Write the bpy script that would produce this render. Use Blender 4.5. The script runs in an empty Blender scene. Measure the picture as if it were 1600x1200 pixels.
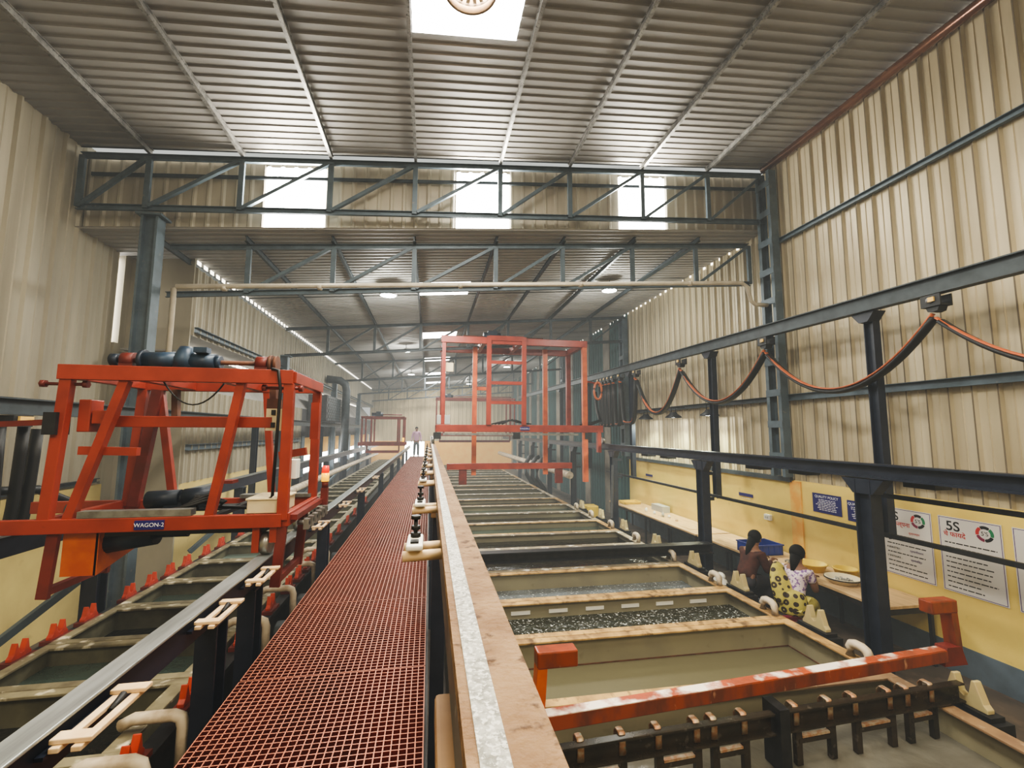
import bpy, math, random
from mathutils import Vector, Matrix
random.seed(7)
SC = bpy.context.scene
COL = SC.collection
PI = math.pi
CAMZ = 2.8

# ------------------------------------------------------------------ materials
def mat(name, c, rough=.6, metal=0., c2=None, scale=6., lo=.4, hi=.65, stretch=(1, 1, 1), bump=0., bscale=None,
        spec=.5, top=None, c3=None, scale3=25., lo3=.55, hi3=.7, coat=0., emis=None, estr=0.):
    m = bpy.data.materials.new(name); m.use_nodes = True
    nt = m.node_tree; N = nt.nodes; L = nt.links
    b = N['Principled BSDF']
    b.inputs['Roughness'].default_value = rough
    b.inputs['Metallic'].default_value = metal
    b.inputs['Specular IOR Level'].default_value = spec
    b.inputs['Coat Weight'].default_value = coat
    b.inputs['Base Color'].default_value = (*c, 1)
    if emis:
        b.inputs['Emission Color'].default_value = (*emis, 1); b.inputs['Emission Strength'].default_value = estr
    last = None
    if c2 or c3 or bump:
        tc = N.new('ShaderNodeTexCoord'); mp = N.new('ShaderNodeMapping')
        mp.inputs['Scale'].default_value = stretch
        L.new(tc.outputs['Object'], mp.inputs['Vector'])
    def layer(prev, col2, sc, l, h, det=6):
        nz = N.new('ShaderNodeTexNoise'); nz.inputs['Scale'].default_value = sc; nz.inputs['Detail'].default_value = det
        L.new(mp.outputs['Vector'], nz.inputs['Vector'])
        rp = N.new('ShaderNodeMapRange'); rp.inputs['From Min'].default_value = l; rp.inputs['From Max'].default_value = h
        L.new(nz.outputs['Fac'], rp.inputs['Value'])
        mx = N.new('ShaderNodeMix'); mx.data_type = 'RGBA'
        L.new(rp.outputs['Result'], mx.inputs['Factor'])
        if prev is None: mx.inputs['A'].default_value = (*c, 1)
        else: L.new(prev, mx.inputs['A'])
        mx.inputs['B'].default_value = (*col2, 1)
        return mx.outputs['Result']
    if c2: last = layer(last, c2, scale, lo, hi)
    if c3: last = layer(last, c3, scale3, lo3, hi3)
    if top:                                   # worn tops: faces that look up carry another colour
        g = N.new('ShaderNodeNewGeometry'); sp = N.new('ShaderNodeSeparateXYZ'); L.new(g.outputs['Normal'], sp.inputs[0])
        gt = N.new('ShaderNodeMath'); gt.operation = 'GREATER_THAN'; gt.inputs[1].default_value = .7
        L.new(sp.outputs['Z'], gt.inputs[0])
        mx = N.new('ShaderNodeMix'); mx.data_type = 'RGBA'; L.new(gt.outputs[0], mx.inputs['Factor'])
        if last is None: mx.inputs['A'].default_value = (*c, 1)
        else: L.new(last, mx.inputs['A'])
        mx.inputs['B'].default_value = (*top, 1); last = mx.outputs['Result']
    if last is not None: L.new(last, b.inputs['Base Color'])
    if bump:
        nz = N.new('ShaderNodeTexNoise'); nz.inputs['Scale'].default_value = bscale or scale * 3; nz.inputs['Detail'].default_value = 5
        L.new(mp.outputs['Vector'], nz.inputs['Vector'])
        bp = N.new('ShaderNodeBump'); bp.inputs['Strength'].default_value = bump; bp.inputs['Distance'].default_value = .02
        L.new(nz.outputs['Fac'], bp.inputs['Height']); L.new(bp.outputs['Normal'], b.inputs['Normal'])
    return m

def glow(name, c, s):
    m = bpy.data.materials.new(name); m.use_nodes = True
    N = m.node_tree.nodes; b = N['Principled BSDF']
    b.inputs['Base Color'].default_value = (.8, .8, .78, 1)
    b.inputs['Emission Color'].default_value = (*c, 1); b.inputs['Emission Strength'].default_value = s
    return m

M = {}
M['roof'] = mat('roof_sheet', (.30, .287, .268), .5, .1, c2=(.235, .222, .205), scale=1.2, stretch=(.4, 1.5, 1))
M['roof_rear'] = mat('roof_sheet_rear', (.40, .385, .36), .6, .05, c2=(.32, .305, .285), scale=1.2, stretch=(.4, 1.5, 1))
M['clad_r'] = mat('cladding_cream', (.54, .47, .32), .45, .1, c2=(.41, .345, .22), scale=1.0, stretch=(1, 3, .35), c3=(.36, .30, .2), scale3=2.2, lo3=.6, hi3=.8)
M['clad_l'] = mat('cladding_grey', (.43, .39, .29), .5, .1, c2=(.33, .295, .22), scale=1.0, stretch=(1, 3, .35))
M['clad_c'] = mat('cladding_clerestory', (.50, .45, .34), .45, .1, c2=(.38, .33, .25), scale=1.2, stretch=(2, 1, .4))
M['clad_far'] = mat('cladding_far', (.60, .50, .30), .6, 0, c2=(.48, .40, .24), scale=.8, stretch=(3, 1, .4))
M['seam_shade'] = mat('cladding_seam_shade', (.16, .125, .08), .7)
M['teal'] = mat('cladding_teal', (.045, .12, .12), .5, .1, c2=(.03, .08, .085), scale=1.5, stretch=(1, 3, .3))
M['beige'] = mat('cladding_beige', (.25, .22, .17), .6, c2=(.17, .15, .12), scale=2)
M['yellow'] = mat('wall_yellow', (.80, .62, .17), .7, c2=(.72, .53, .13), scale=1.4, lo=.45, hi=.75, c3=(.55, .40, .13), scale3=4, lo3=.66, hi3=.85, bump=.05, bscale=30)
M['yellow_l'] = mat('wall_yellow_left', (.74, .60, .22), .7, c2=(.62, .49, .18), scale=1.2, c3=(.5, .37, .14), scale3=5, lo3=.66, hi3=.9)
M['orange_paint'] = mat('orange_stripe', (.80, .40, .07), .7, c2=(.8, .55, .14), scale=4)
M['dado'] = mat('wall_dado', (.12, .16, .20), .7, c2=(.09, .12, .15), scale=3)
M['floor'] = mat('floor_concrete', (.115, .085, .06), .6, c2=(.07, .055, .042), scale=2.2, c3=(.19, .13, .085), scale3=5, lo3=.55, hi3=.8)
M['steel_b'] = mat('steel_blue_grey', (.115, .155, .185), .5, .1, c2=(.085, .115, .14), scale=4, c3=(.22, .2, .18), scale3=14, lo3=.66, hi3=.8)
M['steel_d'] = mat('steel_dark_grey', (.06, .075, .085), .5, .2, c2=(.04, .05, .056), scale=5)
M['purlin'] = mat('purlin_galv', (.30, .29, .27), .4, .5, c2=(.16, .155, .15), scale=9, c3=(.1, .1, .1), scale3=40)
M['navy'] = mat('navy_steel', (.012, .017, .034), .42, 0, c2=(.02, .026, .045), scale=5, c3=(.06, .05, .045), scale3=18, lo3=.7, hi3=.85)
M['black'] = mat('black_steel', (.012, .013, .016), .5, 0, c2=(.022, .022, .024), scale=8)
M['red'] = mat('red_oxide_paint', (.36, .05, .024), .42, 0, c2=(.27, .036, .018), scale=4, c3=(.2, .03, .018), scale3=14, lo3=.66, hi3=.85)
M['red_d'] = mat('dark_red_paint', (.20, .025, .016), .5, 0, c2=(.13, .02, .013), scale=5)
M['orange'] = mat('orange_paint', (.60, .14, .04), .42, 0, c2=(.48, .09, .03), scale=5)
M['rail_in'] = mat('rail_rust', (.28, .185, .105), .8, 0, c2=(.20, .12, .065), scale=9, lo=.42, hi=.6, c3=(.10, .055, .03), scale3=30, lo3=.60, hi3=.68, bump=.6, bscale=60)
M['rail_worn'] = mat('rail_worn', (.44, .44, .41), .5, .2, c2=(.26, .26, .235), scale=70, lo=.45, hi=.6, c3=(.66, .66, .63), scale3=160, lo3=.52, hi3=.6, bump=.5, bscale=160)
M['rail_side'] = mat('rail_side_grey', (.13, .14, .13), .5, 0, c2=(.09, .095, .09), scale=3, c3=(.3, .3, .25), scale3=16, lo3=.68, hi3=.8)
M['rail_l'] = mat('rail_left_steel', (.38, .41, .41), .36, .55, c2=(.26, .28, .28), scale=3, stretch=(8, .6, 1), c3=(.16, .16, .16), scale3=8, lo3=.62, hi3=.8)
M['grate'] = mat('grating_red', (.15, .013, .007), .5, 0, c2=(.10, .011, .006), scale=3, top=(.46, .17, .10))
M['tank'] = mat('tank_pp', (.29, .26, .165), .5, 0, c2=(.25, .225, .15), scale=2.5, c3=(.15, .13, .08), scale3=7, lo3=.62, hi3=.85)
M['tank_l'] = mat('tank_pp_left', (.15, .14, .088), .5, 0, c2=(.075, .07, .043), scale=3, c3=(.08, .075, .055), scale3=6, lo3=.58, hi3=.8)
M['rim_y'] = mat('tank_rim_stained', (.62, .41, .155), .55, 0, c2=(.30, .175, .065), scale=5, stretch=(1, .5, 1), c3=(.14, .075, .03), scale3=11, lo3=.54, hi3=.68, bump=.1, bscale=40)
M['rim_b'] = mat('tank_rim_brown', (.30, .19, .10), .6, 0, c2=(.2, .12, .07), scale=4, c3=(.42, .32, .2), scale3=14, lo3=.6, hi3=.75)
M['rim_w'] = mat('tank_rim_salty', (.36, .30, .20), .55, 0, c2=(.22, .18, .12), scale=4, c3=(.85, .82, .74), scale3=7, lo3=.56, hi3=.66)
M['rim_l'] = mat('tank_rim_left', (.24, .21, .125), .55, 0, c2=(.10, .08, .045), scale=5, c3=(.66, .60, .45), scale3=9, lo3=.58, hi3=.7)
M['pvc'] = mat('pvc_white', (.60, .52, .40), .45, 0, c2=(.34, .25, .16), scale=9, lo=.45, hi=.7)
M['nylon'] = mat('nylon_cream', (.74, .57, .36), .5, 0, c2=(.64, .46, .27), scale=12)
M['white'] = mat('white_plastic', (.78, .77, .72), .45)
M['cream_box'] = mat('cream_enclosure', (.68, .60, .40), .4, 0, c2=(.6, .5, .32), scale=4)
M['grey_box'] = mat('grey_enclosure', (.45, .46, .43), .5)
M['vcream'] = mat('saddle_cream', (.50, .43, .22), .5, 0, c2=(.5, .4, .22), scale=10)
M['vred'] = mat('saddle_red', (.58, .07, .03), .4, 0, c2=(.42, .05, .025), scale=14)
M['motor'] = mat('motor_blue', (.03, .06, .105), .4, .1, c2=(.02, .035, .06), scale=9)
M['motor_d'] = mat('motor_navy', (.012, .022, .04), .45, .1, c2=(.02, .03, .05), scale=9)
M['steel'] = mat('bright_steel', (.42, .42, .40), .35, .8, c2=(.28, .27, .25), scale=10)
M['rust'] = mat('rusty_brown', (.17, .07, .035), .7, .1, c2=(.10, .04, .025), scale=9)
M['brownsteel'] = mat('brown_channel', (.15, .085, .05), .6, .1, c2=(.1, .055, .035), scale=3)
M['tube_b'] = mat('eave_tube_brown', (.20, .085, .042), .25, .5, c2=(.13, .05, .028), scale=3)
M['cu'] = mat('copper_hook', (.46, .24, .13), .5, .4, c2=(.55, .45, .32), scale=25, c3=(.25, .45, .38), scale3=30, lo3=.66, hi3=.75)
M['anode'] = mat('anode_bar_wet', (.06, .045, .03), .25, .3, c2=(.035, .03, .022), scale=6, c3=(.12, .10, .08), scale3=16, lo3=.62, hi3=.75)
M['flight'] = mat('flight_bar_salted', (.42, .085, .03), .4, 0, c2=(.28, .07, .03), scale=8, c3=(.85, .78, .68), scale3=4.0, lo3=.47, hi3=.58, bump=.15, bscale=30)
M['flight_side'] = mat('flight_bar_orange', (.30, .058, .02), .32, 0, c2=(.15, .04, .02), scale=9, stretch=(1, 1, .4), c3=(.62, .35, .22), scale3=16, lo3=.66, hi3=.8)
M['cable_k'] = mat('cable_black', (.012, .012, .013), .5)
M['cable_o'] = mat('cable_orange', (.50, .13, .045), .5)
M['wood'] = mat('bench_ply', (.66, .46, .23), .6, 0, c2=(.52, .35, .17), scale=4, stretch=(4, .6, 1), c3=(.3, .2, .1), scale3=6, lo3=.66, hi3=.85)
M['crate'] = mat('crate_blue', (.012, .035, .30), .4)
M['basket_y'] = mat('basket_yellow', (.75, .55, .08), .45)
M['basket_w'] = mat('basin_cream', (.68, .60, .42), .4)
M['metal_parts'] = mat('small_zinc_parts', (.5, .52, .55), .3, .8, c2=(.08, .08, .1), scale=60, lo=.45, hi=.55)
M['sign_b'] = mat('sign_blue', (.018, .012, .16), .45)
M['paper'] = mat('poster_paper', (.68, .65, .62), .35)
M['ink'] = mat('ink_black', (.012, .012, .014), .5)
M['ink_w'] = mat('ink_white', (.80, .80, .82), .5)
M['ink_r'] = mat('ink_red', (.55, .04, .04), .5)
M['ink_g'] = mat('ink_green', (.02, .22, .09), .5)
M['ink_m'] = mat('ink_maroon', (.25, .02, .07), .5)
M['ink_v'] = mat('ink_violet', (.10, .05, .2), .5)
M['skin'] = mat('skin_brown', (.22, .105, .06), .55)
M['hair'] = mat('hair_black', (.006, .005, .005), .7, spec=.2)
M['saree'] = mat('saree_yellow', (.58, .52, .13), .7, 0, c2=(.45, .38, .08), scale=12)
def motif():
    m = mat('saree_printed', (.50, .44, .10), .7, 0, c2=(.38, .33, .07), scale=12)
    N = m.node_tree.nodes; L = m.node_tree.links; b = N['Principled BSDF']; src = b.inputs['Base Color'].links[0].from_socket
    tc = N.new('ShaderNodeTexCoord'); v = N.new('ShaderNodeTexVoronoi'); v.inputs['Scale'].default_value = 11; v.inputs['Randomness'].default_value = .35
    L.new(tc.outputs['Object'], v.inputs['Vector']); g = N.new('ShaderNodeMath'); g.operation = 'LESS_THAN'; g.inputs[1].default_value = .43; L.new(v.outputs['Distance'], g.inputs[0])
    g2 = N.new('ShaderNodeMath'); g2.operation = 'GREATER_THAN'; g2.inputs[1].default_value = .13; L.new(v.outputs['Distance'], g2.inputs[0]); g3 = N.new('ShaderNodeMath'); g3.operation = 'MULTIPLY'; L.new(g.outputs[0], g3.inputs[0]); L.new(g2.outputs[0], g3.inputs[1])
    mx = N.new('ShaderNodeMix'); mx.data_type = 'RGBA'; L.new(g3.outputs[0], mx.inputs['Factor']); L.new(src, mx.inputs['A']); mx.inputs['B'].default_value = (.035, .02, .012, 1); L.new(mx.outputs['Result'], b.inputs['Base Color'])
    return m
M['saree_print'] = motif()
M['blouse'] = mat('blouse_floral', (.66, .56, .6), .7, 0, c2=(.2, .1, .3), scale=26, lo=.52, hi=.56)
M['brown_top'] = mat('maroon_dress', (.085, .022, .013), .8, 0, c2=(.05, .014, .01), scale=10)
M['dark_cloth'] = mat('dark_cloth', (.025, .022, .03), .8)
M['pink_shirt'] = mat('pink_shirt', (.55, .32, .45), .7)
M['trousers'] = mat('trousers', (.05, .07, .085), .8)
M['stool_red'] = mat('stool_pink', (.62, .03, .11), .4)
M['stool_grey'] = mat('stool_blue_grey', (.2, .24, .3), .5)
M['brick'] = mat('sooty_brick', (.085, .08, .085), .8, 0, c2=(.05, .05, .055), scale=5)
M['pipe'] = mat('pvc_pipe_grey', (.55, .50, .40), .45, 0, c2=(.46, .41, .32), scale=5)
M['orange_wall'] = mat('orange_panel', (.80, .46, .10), .7, c2=(.7, .38, .07), scale=2, emis=(.9, .5, .1), estr=.25)  # emission painted in for outside daylight on the orange surfaces
M['daylight'] = glow('translucent_sheet', (1, .985, .94), 14.)
M['daylight_far'] = glow('translucent_sheet_far', (1, .98, .93), 7.)
M['gap'] = glow('eave_daylight', (1, .93, .78), 2.6)
M['lamp'] = glow('lamp_diffuser', (.98, 1, .93), 22.)
M['beacon_r'] = mat('beacon_red', (.7, .03, .01), .3, emis=(1, .05, .01), estr=.7)
M['beacon_y'] = mat('beacon_yellow', (.9, .5, .02), .3, emis=(1, .55, .02), estr=.9)
M['reflect'] = mat('trolley_buffer', (.75, .5, .15), .4)

def liquid(name, c, rough, bscale, bstr, c2=None, spec=.5, foam_sparkle=None):
    m = mat(name, c, rough, 0, c2=c2, scale=1.3, spec=spec, c3=(.75, .76, .72) if foam_sparkle else None, scale3=foam_sparkle[0] if foam_sparkle else 1, lo3=foam_sparkle[1] if foam_sparkle else 0, hi3=foam_sparkle[1] + .04 if foam_sparkle else 1)  # white flecks in the colour: foam plus painted sparkle
    N = m.node_tree.nodes; L = m.node_tree.links; b = N['Principled BSDF']
    if bstr:
        tc = N.new('ShaderNodeTexCoord'); nz = N.new('ShaderNodeTexNoise'); nz.inputs['Scale'].default_value = bscale; nz.inputs['Detail'].default_value = 4
        nz.inputs['Distortion'].default_value = 1.2
        L.new(tc.outputs['Object'], nz.inputs['Vector'])
        bp = N.new('ShaderNodeBump'); bp.inputs['Strength'].default_value = bstr; bp.inputs['Distance'].default_value = .06
        L.new(nz.outputs['Fac'], bp.inputs['Height']); L.new(bp.outputs['Normal'], b.inputs['Normal'])
    return m
M['liq_boil'] = liquid('liquid_bubbling', (.018, .024, .016), .06, 10, 1.0, spec=.8, foam_sparkle=(34, .60))
M['liq_blue'] = liquid('liquid_milky', (.20, .23, .25), .18, 14, .35, c2=(.10, .11, .11), foam_sparkle=(26, .62))
M['liq_olive'] = liquid('liquid_olive', (.15, .135, .075), .4, 3, .03)
M['liq_grey'] = liquid('liquid_grey', (.17, .16, .13), .12, 9, .12, c2=(.10, .09, .065))
M['liq_dark'] = liquid('liquid_dark', (.012, .012, .010), .08, 8, .25)
M['liq_green'] = liquid('liquid_green', (.06, .085, .068), .15, 4, .06, c2=(.04, .058, .048))
M['liq_teal'] = liquid('liquid_pale_teal', (.17, .22, .19), .2, 4, .05)

# ------------------------------------------------------------------ mesh building
class MB:
    def __init__(s): s.v = []; s.f = []; s.sm = []
    def add(s, vs, fs, smooth=False):
        b = len(s.v); s.v += [tuple(p) for p in vs]; s.f += [tuple(b + i for i in f) for f in fs]; s.sm += [smooth] * len(fs); return s
    def box(s, x0, x1, y0, y1, z0, z1):
        return s.add([(x0, y0, z0), (x1, y0, z0), (x1, y1, z0), (x0, y1, z0), (x0, y0, z1), (x1, y0, z1), (x1, y1, z1), (x0, y1, z1)],
                     [(3, 2, 1, 0), (4, 5, 6, 7), (0, 1, 5, 4), (1, 2, 6, 5), (2, 3, 7, 6), (3, 0, 4, 7)])
    def cbox(s, c, d): return s.box(c[0] - d[0] / 2, c[0] + d[0] / 2, c[1] - d[1] / 2, c[1] + d[1] / 2, c[2] - d[2] / 2, c[2] + d[2] / 2)
    def frame(s, p, q, up):
        p, q = Vector(p), Vector(q); d = (q - p).normalized(); u = Vector(up)
        if abs(d.dot(u)) > .98: u = Vector((0, 1, 0)) if abs(d.y) < .9 else Vector((1, 0, 0))
        r = d.cross(u).normalized(); u = r.cross(d).normalized(); return p, q, r, u
    def bar(s, p, q, w, h, up=(0, 0, 1)):
        p, q, r, u = s.frame(p, q, up)
        vs = [e + r * (a * w / 2) + u * (b * h / 2) for e in (p, q) for a, b in ((-1, -1), (1, -1), (1, 1), (-1, 1))]
        return s.add(vs, [(3, 2, 1, 0), (4, 5, 6, 7), (0, 1, 5, 4), (1, 2, 6, 5), (2, 3, 7, 6), (3, 0, 4, 7)])
    def prof(s, p, q, poly, up=(0, 0, 1)):            # extrude a 2-D polygon (right, up) from p to q
        p, q, r, u = s.frame(p, q, up); n = len(poly)
        vs = [e + r * a + u * b for e in (p, q) for a, b in poly]
        return s.add(vs, [tuple(range(n))[::-1], tuple(range(n, 2 * n))] + [(i, (i + 1) % n, n + (i + 1) % n, n + i) for i in range(n)])
    def ibeam(s, p, q, h, b, tf, tw, up=(0, 0, 1)):
        H = h / 2; B = b / 2; t = tw / 2
        return s.prof(p, q, [(-B, -H), (B, -H), (B, -H + tf), (t, -H + tf), (t, H - tf), (B, H - tf), (B, H), (-B, H), (-B, H - tf), (-t, H - tf), (-t, -H + tf), (-B, -H + tf)], up)
    def chan(s, p, q, h, b, t, up=(0, 0, 1)):
        H = h / 2; k = math.copysign(t, b)
        return s.prof(p, q, [(0, -H), (b, -H), (b, -H + t), (k, -H + t), (k, H - t), (b, H - t), (b, H), (0, H)], up)
    def tube(s, p, q, r, n=12, r2=None):
        p, q, a, u = s.frame(p, q, (0, 0, 1)); r2 = r if r2 is None else r2
        vs = [e + (a * math.cos(2 * PI * i / n) + u * math.sin(2 * PI * i / n)) * rr for e, rr in ((p, r), (q, r2)) for i in range(n)]
        s.add(vs, [tuple(range(n))[::-1], tuple(range(n, 2 * n))])
        b = len(s.v) - 2 * n
        s.f += [(b + i, b + (i + 1) % n, b + n + (i + 1) % n, b + n + i) for i in range(n)]; s.sm += [True] * n
        return s
    def path(s, pts, r, n=8, flat=None):
        pts = [Vector(p) for p in pts]; vs = []; ref = Vector((0, 0, 1))
        for i, p in enumerate(pts):
            d = (pts[min(i + 1, len(pts) - 1)] - pts[max(i - 1, 0)]).normalized()
            if flat: a = Vector(flat); a = (a - d * a.dot(d)).normalized()
            else:
                a = d.cross(ref)
                a = d.cross(Vector((1, 0, 0))) if a.length < .15 else a
                a.normalize()
            u = a.cross(d).normalized()
            rr = r[i] if isinstance(r, (list, tuple)) and not flat else r
            for k in range(n):
                c, sn = math.cos(2 * PI * k / n), math.sin(2 * PI * k / n)
                if flat: vs.append(p + a * c * r[0] + u * sn * r[1])
                else: vs.append(p + (a * c + u * sn) * rr)
        m = len(pts); fs = [tuple(range(n))[::-1], tuple(range((m - 1) * n, m * n))]
        for i in range(m - 1):
            fs += [(i * n + k, i * n + (k + 1) % n, (i + 1) * n + (k + 1) % n, (i + 1) * n + k) for k in range(n)]
        return s.add(vs, fs, True)
    def lathe(s, c, prof, n=20, axis=(0, 0, 1)):
        c = Vector(c); ax = Vector(axis).normalized(); a = ax.orthogonal().normalized(); u = ax.cross(a)
        vs = [c + ax * z + (a * math.cos(2 * PI * i / n) + u * math.sin(2 * PI * i / n)) * r for r, z in prof for i in range(n)]
        fs = []
        for j in range(len(prof) - 1):
            fs += [(j * n + i, j * n + (i + 1) % n, (j + 1) * n + (i + 1) % n, (j + 1) * n + i) for i in range(n)]
        return s.add(vs, fs, True)
    def ball(s, c, r, n=14, m=9):
        rx, ry, rz = (r, r, r) if not isinstance(r, (tuple, list)) else r
        vs = [(c[0], c[1], c[2] - rz)]
        for j in range(1, m):
            t = -PI / 2 + PI * j / m
            vs += [(c[0] + rx * math.cos(t) * math.cos(2 * PI * i / n), c[1] + ry * math.cos(t) * math.sin(2 * PI * i / n), c[2] + rz * math.sin(t)) for i in range(n)]
        vs.append((c[0], c[1], c[2] + rz)); T = len(vs) - 1
        fs = [(0, 1 + (i + 1) % n, 1 + i) for i in range(n)]
        for j in range(m - 2):
            fs += [(1 + j * n + i, 1 + j * n + (i + 1) % n, 1 + (j + 1) * n + (i + 1) % n, 1 + (j + 1) * n + i) for i in range(n)]
        fs += [(1 + (m - 2) * n + i, 1 + (m - 2) * n + (i + 1) % n, T) for i in range(n)]
        return s.add(vs, fs, True)
    def build(s, name, m, parent=None, org=None, bevel=0., label=None):
        o0 = Vector(parent['_o']) if parent is not None else Vector(org or (0, 0, 0))
        me = bpy.data.meshes.new(name)
        me.from_pydata([tuple(Vector(p) - o0) for p in s.v], [], s.f)
        me.polygons.foreach_set('use_smooth', s.sm)
        me.materials.append(m); me.update()
        o = bpy.data.objects.new(name, me); COL.objects.link(o)
        o['_o'] = tuple(o0)
        if parent is not None: o.parent = parent
        else: o.location = o0
        if bevel:
            b = o.modifiers.new('bevel', 'BEVEL'); b.width = bevel; b.segments = 2; b.limit_method = 'ANGLE'
        if label: o['label'] = label
        return o

USED = {}
def tag(o, label, cat, group=None, kind=None):
    n = len(label.split())
    assert 4 <= n <= 16, (n, label)
    if label in USED and USED[label] != group: raise Exception('dup label ' + label)
    USED[label] = group or object()
    o['label'] = label; o['category'] = cat
    if group: o['group'] = group
    if kind: o['kind'] = kind
    return o
def thing(name, label, cat, org, group=None):
    o = bpy.data.objects.new(name, None); COL.objects.link(o); o.empty_display_size = .1
    o.location = org; o['_o'] = tuple(org)
    return tag(o, label, cat, group)
def struct(o, label=None):
    o['kind'] = 'structure'
    if label: o['label'] = label
    return o
def copy_tree(o, loc, label=None, parent=None, group=None):
    c = o.copy(); COL.objects.link(c)
    if parent is not None: c.parent = parent
    else:
        c.location = loc
        if label: tag(c, label, o['category'], group or o.get('group'))
    for ch in list(o.children): copy_tree(ch, None, None, c)
    return c
ORD = ['nearest', 'second', 'third', 'fourth', 'fifth', 'sixth', 'seventh', 'eighth', 'ninth', 'tenth', 'eleventh', 'twelfth', 'thirteenth',
       'fourteenth', 'fifteenth', 'sixteenth', 'seventeenth', 'eighteenth', 'nineteenth', 'twentieth', 'twenty-first', 'twenty-second',
       'twenty-third', 'twenty-fourth', 'twenty-fifth', 'twenty-sixth', 'twenty-seventh', 'twenty-eighth', 'twenty-ninth', 'thirtieth', 'thirty-first', 'thirty-second', 'thirty-third', 'thirty-fourth', 'thirty-fifth', 'thirty-sixth', 'thirty-seventh', 'thirty-eighth']
LORD = ['leftmost'] + ORD[1:]
def text(body, m, parent, pos, size, rx, ry, rz, name='lettering', align='CENTER', ext=.0006, bold=0.):
    cu = bpy.data.curves.new(name, 'FONT'); cu.body = body; cu.size = size; cu.align_x = align; cu.align_y = 'CENTER'; cu.extrude = ext; cu.offset = bold
    cu.materials.append(m)
    o = bpy.data.objects.new(name, cu); COL.objects.link(o); o.parent = parent
    o.location = Vector(pos) - Vector(parent['_o']); o.rotation_euler = (rx, ry, rz); o['_o'] = parent['_o']
    return o

# ------------------------------------------------------------------ setting: roof, walls, floor
SL = .082
ZF = lambda x: 6.86 + SL * (x + 5.1)          # front roof underside
ZR = lambda x: 5.66 + SL * (x + 5.1)          # rear roof underside
XL, XR, XLR = -5.08, 6.22, -4.08              # left wall (front), right wall, left wall (rear)
YB, YT, YE = -3.2, 7.2, 34.2                  # behind the camera, truss line, far end

def corr(a0, a1, pitch, depth, kind='trap'):
    """profile points (position, offset) from a0 to a1"""
    pts = []; a = a0
    shape = {'trap': [(0, 0), (.12, 1), (.26, 1), (.38, 0)], 'roof': [(0, 0), (.66, 0), (.72, 1), (.88, 1), (.97, 0)], 'rib': [(0, 0), (.07, 1), (.15, 1), (.22, 0), (.60, 0), (.64, .25), (.68, 0)]}[kind]
    while a < a1 - 1e-6:
        for f, h in shape:
            p = a + f * pitch
            if p <= a1: pts.append((p, h * depth))
        a += pitch
    pts.append((a1, 0)); return pts
def sheet(pts, fn0, fn1):
    b = MB(); n = len(pts)
    vs = [fn0(p, h) for p, h in pts] + [fn1(p, h) for p, h in pts]
    b.add(vs, [(i, i + 1, n + i + 1, n + i) for i in range(n - 1)])
    return b
def roof_patch(b, x0, x1, y0, y1, Z, pitch):
    k0 = math.floor(y0 / pitch); pts = [(max(y0, min(y1, p)), h) for p, h in corr(k0 * pitch, y1 + pitch, pitch, -.017, 'roof')]
    s = sheet(pts, lambda p, h: (x0, p, Z(x0) + .035 + h), lambda p, h: (x1, p, Z(x1) + .035 + h)); b.add(s.v, s.f)
RP = .146
NODES = [-5.0, -4.15, -2.9, -1.62, -.32, 1.08, 2.3, 3.65, 4.95, 6.1]
SKF = (-.29, .90, 1.6, 4.78)                   # the big translucent panel in the front roof
b = MB()
roof_patch(b, XL - .1, XR + .05, SKF[3], YT, ZF, RP)
roof_patch(b, XL - .1, SKF[0], SKF[2], SKF[3], ZF, RP); roof_patch(b, SKF[1], XR + .05, SKF[2], SKF[3], ZF, RP)
roof_patch(b, XL - .1, XR + .05, YB, SKF[2], ZF, RP)
struct(b.build('ceiling', M['roof']), 'corrugated metal roof over the near bay')
b = MB(); roof_patch(b, SKF[0], SKF[1], SKF[2], SKF[3], ZF, RP)
struct(b.build('window_1', M['daylight']), 'large blown-out translucent roof sheet over the near bay')
RSK = [(-.3, .85, y, y + .95) for y in (9.95, 15.2, 20.6, 26.0, 31.0)]
b = MB(); y = YT + .03
for x0, x1, y0, y1 in RSK:
    roof_patch(b, XL - .3, XR + .05, y, y0, ZR, RP); roof_patch(b, XL - .3, x0, y0, y1, ZR, RP); roof_patch(b, x1, XR + .05, y0, y1, ZR, RP); y = y1
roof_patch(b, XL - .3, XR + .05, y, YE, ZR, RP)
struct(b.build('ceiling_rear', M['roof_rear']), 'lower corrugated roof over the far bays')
for i, (x0, x1, y0, y1) in enumerate(RSK):
    b = MB(); roof_patch(b, x0, x1, y0, y1, ZR, RP); struct(b.build('window_%d' % (i + 2), M['daylight_far']), 'small translucent sheet in the rear roof')
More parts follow.
